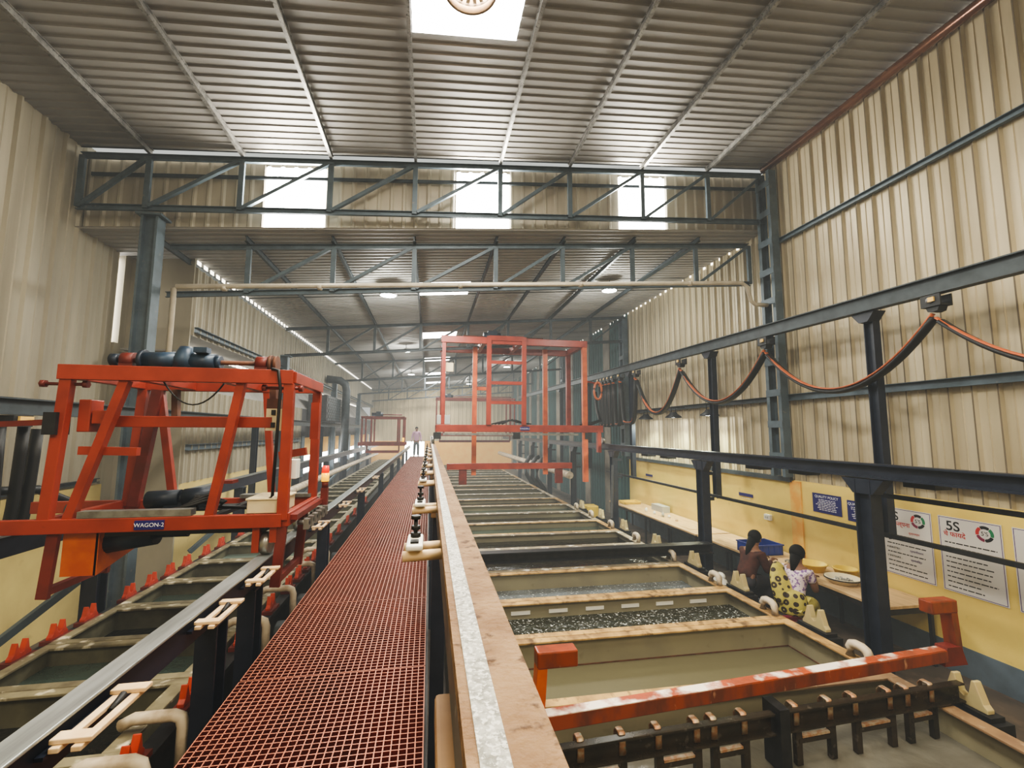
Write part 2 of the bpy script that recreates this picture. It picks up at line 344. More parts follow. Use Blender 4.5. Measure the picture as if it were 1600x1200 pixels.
# clerestory between the two roofs
b = MB()
WIN = [(-2.64, -1.74), (.36, 1.28), (3.30, 4.22)]
edges = [XL] + [e for w in WIN for e in w] + [XR]
YC = 7.38
for k in range(0, len(edges), 2):
    pts = corr(edges[k], edges[k + 1], .2, -.03, 'trap')
    s = sheet(pts, lambda p, h: (p, YC + h, ZR(p) + .06), lambda p, h: (p, YC + h, ZF(p) - .02)); b.add(s.v, s.f)
for x0, x1 in WIN:
    pts = corr(x0, x1, .2, -.03, 'trap'); s = sheet(pts, lambda p, h: (p, YC + h, ZF(p) - .10), lambda p, h: (p, YC + h, ZF(p) - .02)); b.add(s.v, s.f)
struct(b.build('wall_clerestory', M['clad_c']), 'corrugated cream strip wall between the two roofs')
for i, (x0, x1) in enumerate(WIN):
    pts = corr(x0, x1, .2, -.03, 'trap'); s = sheet(pts, lambda p, h: (p, YC + .01 + h, ZR(p) + .06), lambda p, h: (p, YC + .01 + h, ZF(p) - .10))
    struct(s.build('window_%d' % (i + 7), M['daylight']), 'blown-out translucent sheet in the clerestory')
# eave slit of daylight over the truss
b = MB(); x = XL + .12
while x < XR - .2:
    w = random.choice((.16, .2, .25, .3)); w = min(w, XR - .1 - x)
    b.box(x, x + w - .025, YC - .06, YC - .05, ZF(x) - .012, ZF(x) + .02); x += w
struct(b.build('trim_1', M['gap']), 'slit of daylight under the near roof edge')
# right wall
def side_wall(x, sgn, y0, y1, z0, z1, m, name, pitch=.24, lab=None, kind='rib', depth=.035):
    pts = corr(y0, y1, pitch, depth, kind)
    s = sheet(pts, lambda p, h: (x - sgn * h, p, z0), lambda p, h: (x - sgn * h, p, z1))
    return struct(s.build(name, m), lab)
side_wall(XR, 1, YB, 13.4, 1.98, 7.75, M['clad_r'], 'wall_right', .245, 'cream corrugated cladding of the right wall')
b = MB()                                        # lap seams of the cladding, their shadow gaps painted as dark strips
y = YB
while y < 13.3:
    b.box(XR - .0385, XR - .0355, y + .02, y + .034, 1.99, 7.7 if y < 7.2 else 6.5); y += .245
struct(b.build('trim_2', M['seam_shade']), 'dark strips painting the shadow gaps at the right wall lap seams')
struct(MB().box(XR - .05, XR + .15, YB, 13.4, .33, 1.98).build('wall_right_lower', M['yellow']), 'yellow painted masonry under the right cladding')
struct(MB().box(XR - .06, XR + .15, YB, 13.4, 0, .33).build('baseboard_right', M['dado']), 'grey-blue painted dado of the right wall')
struct(MB().box(XR - .075, XR - .045, 6.72, 6.95, .33, 1.97).build('trim_3', M['orange_paint']), 'orange painted pilaster stripe on the yellow wall')
struct(MB().box(XR - .17, XR - .045, YB, 6.6, 2.2, 2.3).build('trim_4', M['brownsteel'], bevel=.01), 'brown steel ledge under the cladding')
struct(MB().box(XR - .11, XR - .045, 6.9, 13.4, 1.95, 2.03).build('trim_5', M['steel_d']), 'dark ledge on top of the yellow wall')
b = MB(); 
for k, y in enumerate(range(0, 10)):
    y0 = 13.4 + k * 2.08
    pts = corr(y0, min(y0 + 1.5, YE), .25, .04, 'rib'); s = sheet(pts, lambda p, h: (XR - h, p, 0), lambda p, h: (XR - h, p, 6.7)); b.add(s.v, s.f)
struct(b.build('wall_right_rear', M['teal']), 'dark teal corrugated cladding of the far right wall')
b = MB()
for k in range(10):
    y0 = 13.4 + k * 2.08 + 1.5; b.box(XR - .03, XR + .02, y0, min(y0 + .58, YE), 0, 6.7)
struct(b.build('trim_6', M['beige']), 'beige strips between the teal panels')
# left wall of the near bay, the step and the rear left wall
side_wall(XL, -1, YB, 8.2, 1.95, 7.0, M['clad_l'], 'wall_left', .36, 'cream grey corrugated cladding of the near left wall')
struct(MB().box(XL - .15, XL + .06, YB, 8.2, 0, 1.95).build('wall_left_lower', M['yellow_l']), 'yellow painted masonry under the left cladding')
struct(MB().box(XL - .10, XL - .08, 8.2, 8.30, 4.2, 5.62).build('window_10', M['daylight_far']), 'narrow slit of daylight beside the left wall')
struct(MB().box(XL - .15, XL + .04, 8.30, 8.5, 0, 5.8).box(XL - .15, XL + .04, 8.2, 8.3, 0, 4.2).box(XL + .04, XLR, 8.46, 8.5, 0, 5.8).build('wall_left_step', M['clad_l']), 'step of the left wall behind the first column')
side_wall(XLR, -1, 8.5, YE, 4.42, 5.62, M['clad_l'], 'wall_left_upper', .24, 'upper corrugated cladding of the far left wall')
side_wall(XLR, -1, 8.5, 15.6, 1.9, 3.5, M['clad_l'], 'wall_left_rear', .24, 'lower corrugated cladding of the far left wall')
struct(MB().box(XLR - .1, XLR, 8.5, 15.6, 0, 1.9).build('wall_left_rear_lower', M['yellow_l']), 'yellow masonry behind the left tank line')
b = MB(); b.add([(XLR, 8.5, 3.5), (XLR, YE, 3.5), (XLR - .8, YE, 4.46), (XLR - .8, 8.5, 4.46)], [(0, 1, 2, 3)]); b.box(XLR - .82, XLR - .01, 8.5, YE, 4.46, 4.48)
struct(b.build('wall_left_leanto', M['roof_rear']), 'grey lean-to sheet sloping behind the left wall')
b = MB(); y = 8.6
while y < 33: b.box(XLR - .72, XLR - .70, y, y + .16, 4.28, 4.42); y += .24
struct(b.build('trim_7', M['gap']), 'row of daylight gaps over the lean-to sheet')
b = MB(); y = 8.55
while y < 33: b.box(XLR - .01, XLR, y, y + .13, ZR(XLR) - .05, ZR(XLR) + .02); y += .24
struct(b.build('trim_8', M['gap']), 'row of daylight gaps along the left eave')
b = MB(); y = YB
while y < 7: b.box(XR - .02, XR - .01, y, y + .07, ZF(XR) - .02, ZF(XR) + .035); y += RP
struct(b.build('trim_9', M['gap']), 'daylight gaps along the near right eave')
b = MB(); y = 8.
while y < 30: b.box(XR - .02, XR - .01, y, y + .07, ZR(XR) - .03, ZR(XR) + .02); y += RP * 2
struct(b.build('trim_10', M['gap']), 'daylight gaps along the far right eave')
# rear left openings with orange panels and daylight
b = MB().box(XLR - .1, XLR, 15.6, YE, 0, 1.35).box(XLR - .1, XLR, 15.6, YE, 2.55, 3.5)
struct(b.build('wall_left_far', M['brick']), 'dark wall at the far left')
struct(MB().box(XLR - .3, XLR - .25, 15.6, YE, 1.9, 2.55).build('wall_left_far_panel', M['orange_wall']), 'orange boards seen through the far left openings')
struct(MB().box(XLR - .3, XLR - .25, 15.6, YE, 1.2, 1.9).build('window_11', M['daylight_far']), 'bright opening at the far left')
b = MB(); y = 15.6
while y < YE: b.box(XLR - .06, XLR + .05, y, y + .35, 1.3, 2.6); y += 2.2
struct(b.build('trim_11', M['steel_b']), 'jambs of the far left openings')
# far end wall
s = sheet(corr(XLR - .2, XR, .3, -.03, 'trap'), lambda p, h: (p, YE + h, 2.05), lambda p, h: (p, YE + h, 6.7))
struct(s.build('wall_far', M['clad_far']), 'cream corrugated end wall')
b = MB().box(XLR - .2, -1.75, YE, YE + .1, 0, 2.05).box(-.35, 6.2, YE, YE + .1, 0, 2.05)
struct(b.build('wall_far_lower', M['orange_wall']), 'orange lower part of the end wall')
struct(MB().box(-1.75, -.35, YE + .02, YE + .08, 0, 2.0).build('door_1', M['daylight_far']), 'bright open doorway behind the walkway')
struct(MB().box(XL - .2, XR + .2, YB - .1, YB, 0, 7.8).build('wall_back', M['clad_l']), 'wall behind the viewpoint')
struct(MB().box(XL - .4, XR + .3, YB, YE + .2, -.1, 0).build('floor', M['floor']), 'stained brown concrete floor')
# conduit tube along the right eave
b = MB().tube((XR - .12, YB, ZF(XR) - .15), (XR - .12, YT - .1, ZF(XR) - .06), .07, 16)
tag(b.build('eave_tube', M['tube_b'], org=(XR - .1, YB, 7.6)), 'glossy brown tube running along the top of the right wall', 'pipe')

# ------------------------------------------------------------------ girts, purlins, columns, trusses
def girt(x0, y0, y1, z, m, label, sx=1, w=.06, h=.085):
    b = MB().chan((x0, y0, z), (x0, y1, z), h, w * sx, .008)
    return tag(b.build('wall_girt', M[m], org=(x0, y0, z)), label, 'wall rail')
girt(XR - .045, YB, 7.0, 6.24, 'steel_b', 'blue-grey girt high on the near right wall below the brown tube', -1)
girt(XR - .045, YB, 7.0, 3.40, 'steel_b', 'blue-grey girt behind the hanging cables on the near right wall', -1, .07, .11)
girt(XR - .045, 7.3, 13.3, 3.40, 'steel_d', 'dark girt carrying the three lamps over the bench', -1, .07, .09)
girt(XLR + .02, 8.55, 33.8, 4.52, 'steel_b', 'blue-grey girt under the upper left cladding', 1, .07, .1)
girt(XLR + .02, 8.55, 15.4, 2.50, 'steel_b', 'blue-grey girt low on the left wall behind the red wagon', 1, .06, .1)
girt(XL + .045, YB, 8.1, 2.02, 'steel_d', 'dark girt on top of the yellow wall at the left', 1, .05, .06)

def purlins(Z, y0, y1, where, ends):
    for i, x in enumerate(NODES[1:-1]):
        z = Z(x) - .05
        b = MB().ibeam((x, y0, z), (x, y1, z), .09, .045, .008, .008)
        side = '%s from the left wall' % (['first'] + ORD[1:])[i]
        tag(b.build('roof_purlin', M['purlin' if where == 'near' else 'steel_d'], org=(x, y0, z)), '%s lengthwise roof purlin under the %s roof, %s' % (ends, where, side), 'purlin', 'purlins of the %s roof' % where)
purlins(ZF, YB, YT - .02, 'near', 'galvanised')
purlins(ZR, YT + .25, YE - .1, 'far', 'dark')

def truss(Y, ztop, zbot, m, label, x0, x1, nodes, name='roof_truss'):
    t = thing(name, label, 'truss', (x0, Y, zbot(x0)))
    MB().chan((x0, Y, ztop(x0)), (x1, Y, ztop(x1)), .085, .05, .008).build('top_chord', m, t)
    MB().chan((x0, Y, zbot(x0)), (x1, Y, zbot(x1)), .085, .05, .008).build('bottom_chord', m, t)
    ns = [x for x in nodes if x0 - .01 <= x <= x1 + .01]
    for x in ns: MB().bar((x, Y - .02, zbot(x)), (x, Y - .02, ztop(x)), .075, .05, (0, 1, 0)).build('vertical', m, t)
    for a, c in zip(ns, ns[1:]): MB().bar((a + .04, Y - .03, zbot(a) + .03), (c - .04, Y - .03, ztop(c) - .03), .05, .06, (0, 1, 0)).build('diagonal', m, t)
    return t
truss(7.16, lambda x: ZF(x) - .14, lambda x: 5.95 + .069 * (x + 5.06), M['steel_b'], 'deep blue-grey truss in front of the three bright clerestory windows', XL + .06, 6.1, NODES, 'clerestory_truss')
tag(MB().bar((XL + .1, 7.30, ZF(XL) - .32), (6.1, 7.30, ZF(6.1) - .32), .03, .05).build('wall_girt', M['steel_d'], org=(XL, 7.3, 6.5)), 'thin dark girt crossing the three clerestory windows', 'wall rail')
ztt = lambda x: ZR(x) - .13; ztb = lambda x: 4.86 + .081 * (x + 4.05)
TLAB = ['first rear truss, just below the clerestory windows', 'second rear truss, seen beyond the clerestory truss', 'third rear truss, over the tall red wagon', 'fourth rear truss, deep in the hall', 'last rear truss, close to the end wall']
RN = [-4.05] + NODES[2:]
for i, Y in enumerate((7.62, 13.4, 20.1, 26.8, 33.0)):
    truss(Y, ztt, ztb, M['steel_b'] if i == 0 else M['steel_d'], TLAB[i], -4.03, 6.1, RN)
# columns
def h_column(x, y, z1, label, w=.32, d=.26, m='steel_b'):
    t = thing('steel_column', label, 'column', (x, y, 0))
    MB().ibeam((x, y, .0), (x, y, z1), w, d, .03, .05, (1, 0, 0)).build('shaft', M[m], t)
    MB().box(x - w * .75, x + w * .75, y - d * .7, y + d * .7, z1, z1 + .03).build('cap_plate', M[m], t)
    return t
h_column(-4.02, 7.12, 5.86, 'stout blue-grey column behind the near red wagon', .22, .2)
for i, y in enumerate((13.4, 20.1, 26.8)):
    h_column(-3.98, y - .15, ztb(-4.0) - .05, '%s blue-grey column along the far left wall' % ['nearest', 'middle', 'farthest'][i], .22, .2)
def lattice(x, y, z1, label, z0=2.04):
    t = thing('lattice_column', label, 'column', (x, y, z0))
    for dy in (-.17, .17): MB().chan((x, y + dy, z0), (x, y + dy, z1), .15, .07 if dy < 0 else -.07, .012, (1, 0, 0)).build('chord', M['steel_b'], t)
    z = z0 + .35
    while z < z1 - .2: MB().box(x - .085, x - .076, y - .17, y + .17, z - .06, z + .06).build('batten', M['steel_b'], t); z += .55
    return t
lattice(6.05, 7.0, ZF(6.1) - .2, 'near lattice column against the right wall below the bright windows')
lattice(6.05, 13.4, ZR(6.1) - .2, 'middle lattice column against the right wall behind the tall red wagon')
lattice(6.05, 20.1, ZR(6.1) - .2, 'far lattice column against the teal right wall')
# pvc pipe along the truss
b = MB(); xa = -3.62
b.path([(xa, 7.0, 3.1), (xa, 7.0, ztb(xa) - .10), (xa + .03, 7.0, ztb(xa) - .07), (5.45, 7.0, 5.46), (5.55, 7.0, 5.40), (5.62, 7.0, 5.14), (5.70, 7.0, 5.08), (5.95, 7.0, 5.08)], .036, 10)
p = b.build('drain_pipe', M['pipe'], org=(xa, 7, 3.1)); tag(p, 'long pale plastic pipe slung across the hall under the truss', 'pipe')
for x in (-3.0, -1.7, .4, 2.4, 4.4):
    MB().tube((x, 7.0, 4.79 + (x - xa) * .0738 - .0), (x + .06, 7.0, 4.79 + (x + .06 - xa) * .0738), .043, 10).build('coupling', M['pipe'], p)

# roof ventilator inside the big skylight
vx, vy = .30, 4.06
t = thing('roof_ventilator', 'round turbine ventilator set in the big bright roof sheet', 'ventilator', (vx, vy, ZF(vx)))
MB().lathe((vx, vy, ZF(vx) - .16), [(.27, 0), (.27, .16), (.245, .16), (.245, 0), (.27, 0)], 36).build('collar', M['rim_b'], t)
for k in range(20):
    a = 2 * PI * k / 20
    MB().bar((vx + .05 * math.cos(a), vy + .05 * math.sin(a), ZF(vx) - .05), (vx + .24 * math.cos(a + .35), vy + .24 * math.sin(a + .35), ZF(vx) - .05), .035, .006).build('vane', M['grey_box'], t)

# lamps
def high_bay(x, y, label, drop=.28):
    z = ZR(x) - drop
    t = thing('high_bay_lamp', label, 'lamp', (x, y, z), 'high bay lamps under the rear roof')
    MB().tube((x, y, z + .08), (x, y, ZR(x) - .02), .012, 6).build('stem', M['steel_d'], t)
    MB().lathe((x, y, z), [(.17, 0), (.19, .02), (.08, .09), (.06, .12), (0, .12)], 20).build('housing', M['grey_box'], t)
    MB().lathe((x, y, z + .004), [(0, 0), (.165, 0)], 20).build('diffuser', M['lamp'], t)
    l = bpy.data.lights.new('bay_light', 'POINT'); l.energy = 95; l.color = (.98, 1, .93); l.shadow_soft_size = .15
    o = bpy.data.objects.new('bay_light', l); COL.objects.link(o); o.location = (x, y, z - .2)
for x, y, s in ((-.95, 9.9, 'nearest bay lamp, glowing left of the first rear skylight'), (4.15, 9.9, 'nearest bay lamp, glowing right of the first rear skylight'), (-.92, 17., 'bay lamp glowing in the second row left of the skylights'),
                (3.9, 23., 'bay lamp seen through the frame of the tall red wagon'), (-1.0, 24, 'far bay lamp left of the skylights'), (2.6, 31, 'farthest bay lamp, near the end wall')):
    high_bay(x, y, s)
for i, y in enumerate((8.75, 10.2, 11.65)):
    x, z = 5.88, 3.14
    t = thing('wall_lamp', '%s dark shaded lamp hanging from the girt over the bench' % ['nearest', 'middle', 'farthest'][i], 'lamp', (x, y, z), 'shaded lamps over the bench')
    MB().bar((x, y - .1, z + .10), (x, y - .1, 3.40), .015, .015).bar((x, y + .1, z + .10), (x, y + .1, 3.40), .015, .015).bar((x, y - .11, 3.39), (6.12, y - .11, 3.39), .015, .015).bar((x, y + .11, 3.39), (6.12, y + .11, 3.39), .015, .015).build('bracket', M['black'], t)
    MB().lathe((x, y, z), [(.20, 0), (.19, .03), (.10, .09), (.07, .14), (0, .14)], 20).build('shade', M['black'], t)
    MB().lathe((x, y, z + .01), [(0, 0), (.16, 0)], 18).build('diffuser', M['lamp'], t)
    l = bpy.data.lights.new('bench_light', 'SPOT'); l.energy = 110; l.color = (.93, 1, .72); l.spot_size = 2.5; l.spot_blend = .6; l.shadow_soft_size = .1
    o = bpy.data.objects.new('bench_light', l); COL.objects.link(o); o.location = (x, y, z - .06); o.rotation_euler = (0, .35, 0)

# ------------------------------------------------------------------ walkway
WX0, WX1, WZ = -1.09, .01, 1.3
PL = 1.22
b = MB(); nx = 29; px = (WX1 - WX0 - .012) / nx; ny = 32; py = (PL - .014) / ny; bw = .0058
for i in range(nx + 1):
    x = WX0 + .006 + i * px; b.box(x - bw / 2, x + bw / 2, .007, PL - .007, WZ - .034, WZ)
for j in range(ny + 1):
    y = .007 + j * py; b.box(WX0 + .006, WX1 - .006, y - bw / 2, y + bw / 2, WZ - .034, WZ - .0006)
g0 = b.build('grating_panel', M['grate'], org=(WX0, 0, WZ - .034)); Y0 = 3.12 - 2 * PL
NP = 22
for i in range(NP):
    lab = 'red mesh walkway panel, %s of its row counted from the near end' % ((['first'] + ORD[1:])[i])
    o = g0 if i == 0 else g0.copy()
    if i: COL.objects.link(o)
    o.location = (WX0, Y0 + i * PL, WZ - .034); tag(o, lab, 'walkway panel', 'red grating panels of the walkway')
YW1 = Y0 + NP * PL
t = thing('walkway_frame', 'dark steel frame carrying the red mesh walkway', 'walkway frame', (-.5, Y0, 0))
for x in (WX0 - .014, WX1 + .014): MB().chan((x, Y0, WZ - .0965), (x, YW1, WZ - .0965), .12, -.05 if x > -.5 else .05, .006).build('side_channel', M['black'], t)
for k in range(NP + 1):
    MB().box(WX0 - .012, WX1 + .012, Y0 + k * PL - .03, Y0 + k * PL + .03, WZ - .13, WZ - .036).build('cross_bearer', M['black'], t)
for k in range(0, NP + 1, 3):
    for x in (WX0 + .05, WX1 - .05): MB().box(x - .04, x + .04, Y0 + k * PL - .04, Y0 + k * PL + .04, 0, WZ - .12).build('leg', M['black'], t)
MB().box(WX0, WX1, Y0, YW1, .55, .58).build('drip_tray', M['rust'], t)

# ------------------------------------------------------------------ right running rail beside the camera
ry0, ry1 = -.6, 31.
t = thing('crane_rail', 'rust-flecked running rail with a worn white strip, right of the walkway', 'rail', (.10, ry0, 2.1))
MB().box(.046, .152, ry0, ry1, 2.437, 2.45).box(.046, .054, ry0, ry1, 2.42, 2.437).build('top_flange', M['rail_in'], t, label='rusty tan top flange')
MB().box(.060, .094, ry0, ry1, 2.4502, 2.4525).build('worn_track', M['rail_worn'], t, label='wheel-polished pale strip')
MB().box(.062, .14, ry0, ry1, 2.17, 2.437).build('web', M['rail_side'], t, label='dull grey side of the rail beam')
for k, y in enumerate((1.05, 3.9, 6.9, 9.9, 12.9, 15.9, 18.9, 21.9, 24.9)):
    tp = thing('rail_post', 'dark post under the right running rail, %s from the camera' % ORD[k], 'post', (.10, y, 0), 'posts of the right running rail')
    MB().box(.045, .155, y - .07, y + .07, 0, 2.1).build('shaft', M['navy'], tp)
    MB().box(.027, .175, y - .13, y + .13, 2.1, 2.168).build('head', M['rim_b'], tp, bevel=.01, label='rust-crusted head block')
# proximity sensor brackets
sy = [1.58, 2.42, 3.55, 4.4, 5.3, 6.5, 7.6, 8.9, 10.2]
for i, y in enumerate(sy):
    if i == 0:
        s0 = t = thing('sensor_bracket', 'white plate on two cream rods clamped to the right rail, nearest one', 'sensor bracket', (.04, y, 2.42), 'sensor brackets on the right rail')
        for dy in (-.055, .055): MB().tube((-.075, y + dy, 2.400), (.0612, y + dy, 2.405), .017, 12).build('rod', M['nylon'], t)
        MB().box(-.065, -.012, y - .085, y + .085, 2.422, 2.44).build('plate', M['white'], t, bevel=.006)
        MB().tube((-.038, y + .035, 2.36), (-.038, y + .035, 2.50), .007, 8).tube((-.038, y + .035, 2.44), (-.038, y + .035, 2.455), .017, 6).tube((-.038, y + .035, 2.465), (-.038, y + .035, 2.478), .015, 6).tube((-.038, y + .035, 2.5), (-.038, y + .035, 2.512), .016, 12).build('bolt', M['black'], t)
        MB().box(-.052, -.026, y - .06, y - .03, 2.4405, 2.447).build('slot_nut', M['black'], t)
    else: copy_tree(s0, (.04, y, 2.42), 'white plate on two cream rods clamped to the right rail, %s from the camera' % ORD[i])

# ------------------------------------------------------------------ left rails
t = thing('crane_rail', 'polished grey running rail along the left edge of the walkway', 'rail', (-1.22, -1, 1.6))
LXC = -1.215; LZ = 1.85
MB().box(LXC - .052, LXC + .052, -1, 30, LZ - .014, LZ).build('top_flange', M['rail_l'], t, label='bare steel top flange', bevel=.004)
MB().box(LXC - .03, LXC + .03, -1, 30, LZ - .15, LZ - .0142).build('web', M['navy'], t)
for k, y in enumerate((1.1, 3.02, 3.6, 5.85, 8.9, 12.4, 15.9, 19.2, 22.5, 25.8)):
    tp = thing('rail_post', 'navy post under the left running rail, %s from the camera' % ORD[k], 'post', (LXC, y, 0), 'posts of the left running rail')
    MB().ibeam((LXC, y, 0), (LXC, y, LZ - .165), .15, .11, .014, .02, (0, 1, 0)).build('shaft', M['navy'], tp)
    MB().box(LXC - .055, LXC + .055, y - .09, y + .09, LZ - .165, LZ - .15).build('cap_plate', M['navy'], tp)
OX, OZ = -3.10, 2.02
t = thing('crane_rail', 'dark running rail on the wall side of the left tanks', 'rail', (OX, -1, 1.8))
MB().box(OX - .05, OX + .05, -1, 31, OZ - .014, OZ).build('top_flange', M['rail_l'], t)
MB().box(OX - .03, OX + .03, -1, 31, OZ - .17, OZ - .0142).build('web', M['navy'], t)
for k, y in enumerate((2.2, 5.1, 8.4, 11.6, 14.8, 18., 21.2, 24.4)):
    tp = thing('rail_post', 'navy post behind the left tanks, %s from the camera' % ORD[k], 'post', (OX, y, 0), 'posts of the wall-side left rail')
    MB().ibeam((OX, y, 0), (OX, y, OZ - .19), .15, .13, .014, .02, (0, 1, 0)).build('shaft', M['navy'], tp)
    MB().box(OX - .07, OX + .07, y - .09, y + .09, OZ - .19, OZ - .172).build('cap_plate', M['navy'], tp)
    MB().bar((OX - .45, y - .55, .95), (OX - .08, y - .09, 1.4), .06, .06).build('brace', M['steel_b'], tp)
# sensor frames on the left rail
for i, y in enumerate((1.95, 2.85, 3.5, 5.2, 6.6, 8.1, 10.2)):
    lab = 'cream slotted bracket bolted beside the left rail, %s from the camera' % ORD[i]
    if i == 0:
        f0 = t = thing('slotted_bracket', lab, 'sensor bracket', (-1.11, y, 1.78), 'slotted brackets on the left rail')
        for dx in (0, .062): MB().box(-1.155 + dx, -1.125 + dx, y - .19, y + .19, 1.785, 1.802).build('slat', M['nylon'], t, bevel=.003)
        for dy in (-.15, .13): MB().box(-1.165, -1.045, y + dy - .025, y + dy + .025, 1.8025, 1.819).build('cross_piece', M['nylon'], t, bevel=.003)
        MB().tube((-1.108, y + .02, 1.79), (-1.108, y + .09, 1.812), .012, 8).build('sensor', M['black'], t)
        MB().box(-1.183, -1.158, y - .2, y + .2, 1.772, 1.784).build('mount', M['navy'], t)
    else: copy_tree(f0, (-1.11, y, 1.78), lab)

# ------------------------------------------------------------------ tanks
def tank(x0, x1, y0, y1, zt, zb, label, ms, mr, liq, zl, liqlab, wall=.05, rim=.1, liqcat='liquid'):
    t = thing('plating_tank', label, 'tank', ((x0 + x1) / 2, (y0 + y1) / 2, zb))
    b = MB(); w = wall
    b.box(x0, x1, y0, y0 + w, zb, zt - .02).box(x0, x1, y1 - w, y1, zb, zt - .02).box(x0, x0 + w, y0 + w, y1 - w, zb, zt - .02).box(x1 - w, x1, y0 + w, y1 - w, zb, zt - .02).box(x0 + w, x1 - w, y0 + w, y1 - w, zb, zb + .04)
    sh = b.build('shell', ms, t)
    r = rim
    MB().box(x0, x1, y0, y0 + r, zt - .02, zt).box(x0, x1, y1 - r, y1, zt - .02, zt).box(x0, x0 + r, y0 + r, y1 - r, zt - .02, zt).box(x1 - r * 1.3, x1, y0 + r, y1 - r, zt - .02, zt).build('rim', mr, t, bevel=.004)
    l = MB().box(x0 + w + .002, x1 - w - .002, y0 + w + .002, y1 - w - .002, zb + .045, zl).build('tank_liquid', M[liq], org=((x0 + x1) / 2, (y0 + y1) / 2, zb + .045))
    tag(l, liqlab, 'liquid')
    return t, sh
RX0, RX1, RZ = .24, 4.24, .6
spec = [(1.35, 3.74, 'rim_b', 'liq_grey', .36, 'grey', 'holding the dark anode bar'), (3.755, 4.95, 'rim_y', 'liq_olive', .31, 'still olive', 'just beyond the orange flight bar'),
        (4.96, 6.0, 'rim_y', 'liq_boil', .40, 'dark bubbling', 'with pale overflow slots'), (6.01, 7.22, 'rim_y', 'liq_blue', .34, 'milky blue', 'just before the dark tie beam'),
        (7.25, 8.6, 'rim_w', 'liq_dark', .44, 'black', 'just beyond the dark tie beam'), (8.61, 9.8, 'rim_w', 'liq_dark', .46, 'dark rippling', 'second beyond the dark tie beam'),
        (9.81, 11.02, 'rim_y', 'liq_green', .45, 'dull green', 'third beyond the dark tie beam'), (11.03, 12.3, 'rim_w', 'liq_dark', .46, 'dark', 'in front of the tall red wagon')]
y = 12.31; k = 0
while y < 29:
    spec.append((y, y + 1.25, ['rim_w', 'rim_y', 'rim_w'][k % 3], ['liq_green', 'liq_dark', 'liq_blue'][k % 3], .47, ['dull green', 'dark', 'pale'][k % 3], '%s behind the tall red wagon' % (['first'] + ORD[1:])[k])); y += 1.26; k += 1
for i, (y0, y1, rm, lq, zl, ln, where) in enumerate(spec):
    t, sh = tank(RX0, RX1, y0, y1, RZ, .02, 'cream open tank of the right line, %s' % where, M['tank'], M[rm], lq, zl, '%s liquid in the right-line tank %s' % (ln, where))
    if i == 2:
        for j in range(7): MB().box(.58 + j * .5, .83 + j * .5, y1 - .062, y1 - .049, .455, .50).build('overflow_slot', M['white'], sh, label='pale overflow slot')
    if i == 1:
        MB().box(RX0 + .05, RX1 - .05, y1 - .055, y1 - .05, .312, .325).box(RX1 - .055, RX1 - .05, y0 + .05, y1 - .05, .312, .325).build('weld_bead', M['rust'], sh)
for y0, y1 in ((7.33, 7.62),):
    o = MB().ibeam((.25, 7.5, .76), (4.95, 7.5, .76), .17, .2, .016, .014).build('tie_beam', M['black'], org=(.25, 7.5, .68)); tag(o, 'black steel tie beam laid across the right tank line', 'beam')
# saddles and overflow elbows of the right line
def saddle(x, y, z, m, base, label, first, grp, cat='bar saddle'):
    if first is None:
        t = thing('bar_saddle', label, cat, (x, y, z), grp)
        MB().box(x - .07, x + .07, y - .2, y + .2, z, z + .035).build('base', M[base], t)
        P = [(-.16, 0), (.16, 0), (.16, .03), (.135, .06), (.085, .21), (.06, .21), (.03, .085), (0, .065), (-.03, .085), (-.06, .21), (-.085, .21), (-.135, .06), (-.16, .03)]
        MB().prof((x - .035, y, z + .035), (x + .035, y, z + .035), P).build('guide', m, t, bevel=.006)
        return t
    return copy_tree(first, (x, y, z), label)
f = None
for i, y in enumerate((3.22, 4.70, 6.0, 7.12, 8.4, 9.9, 11.3, 12.8)):
    n = saddle(4.40, y, .56, M['vcream'], 'black', 'cream V saddle on the outer side of the right tanks, %s from the camera' % ORD[i], f, 'cream saddles along the right tanks'); f = f or n
for i in range(8):
    y = (3.22, 4.70, 6.0, 7.12, 8.4, 9.9, 11.3, 12.8)[i]
    tag(MB().box(4.27, 4.5, y - .24, y + .24, 0, .558).build('saddle_pedestal', M['black'], org=(4.4, y, 0)), 'black pedestal under a cream saddle of the right tanks, %s from the camera' % ORD[i], 'pedestal', 'saddle pedestals of the right tanks')
e0 = None
for i, y in enumerate((3.95, 5.15, 6.22, 7.45, 8.8, 10.1, 11.4, 12.6)):
    lab = 'white plastic pipe bend on the outer rim of the right tanks, %s from the camera' % ORD[i]
    if e0 is None:
        b = MB(); x = 4.17
        b.path([(x, y - .09, .605), (x, y - .09, .68), (x, y - .07, .715), (x, y - .03, .73), (x, y + .05, .73), (x, y + .09, .715), (x, y + .11, .68), (x, y + .11, .605)], .042, 12)
        e0 = tag(b.build('overflow_pipe', M['pvc'], org=(x, y, .605)), lab, 'pipe', 'pipe bends on the right tanks')
    else: o = e0.copy(); COL.objects.link(o); o.location = (4.17, y, .605); tag(o, lab, 'pipe', 'pipe bends on the right tanks')
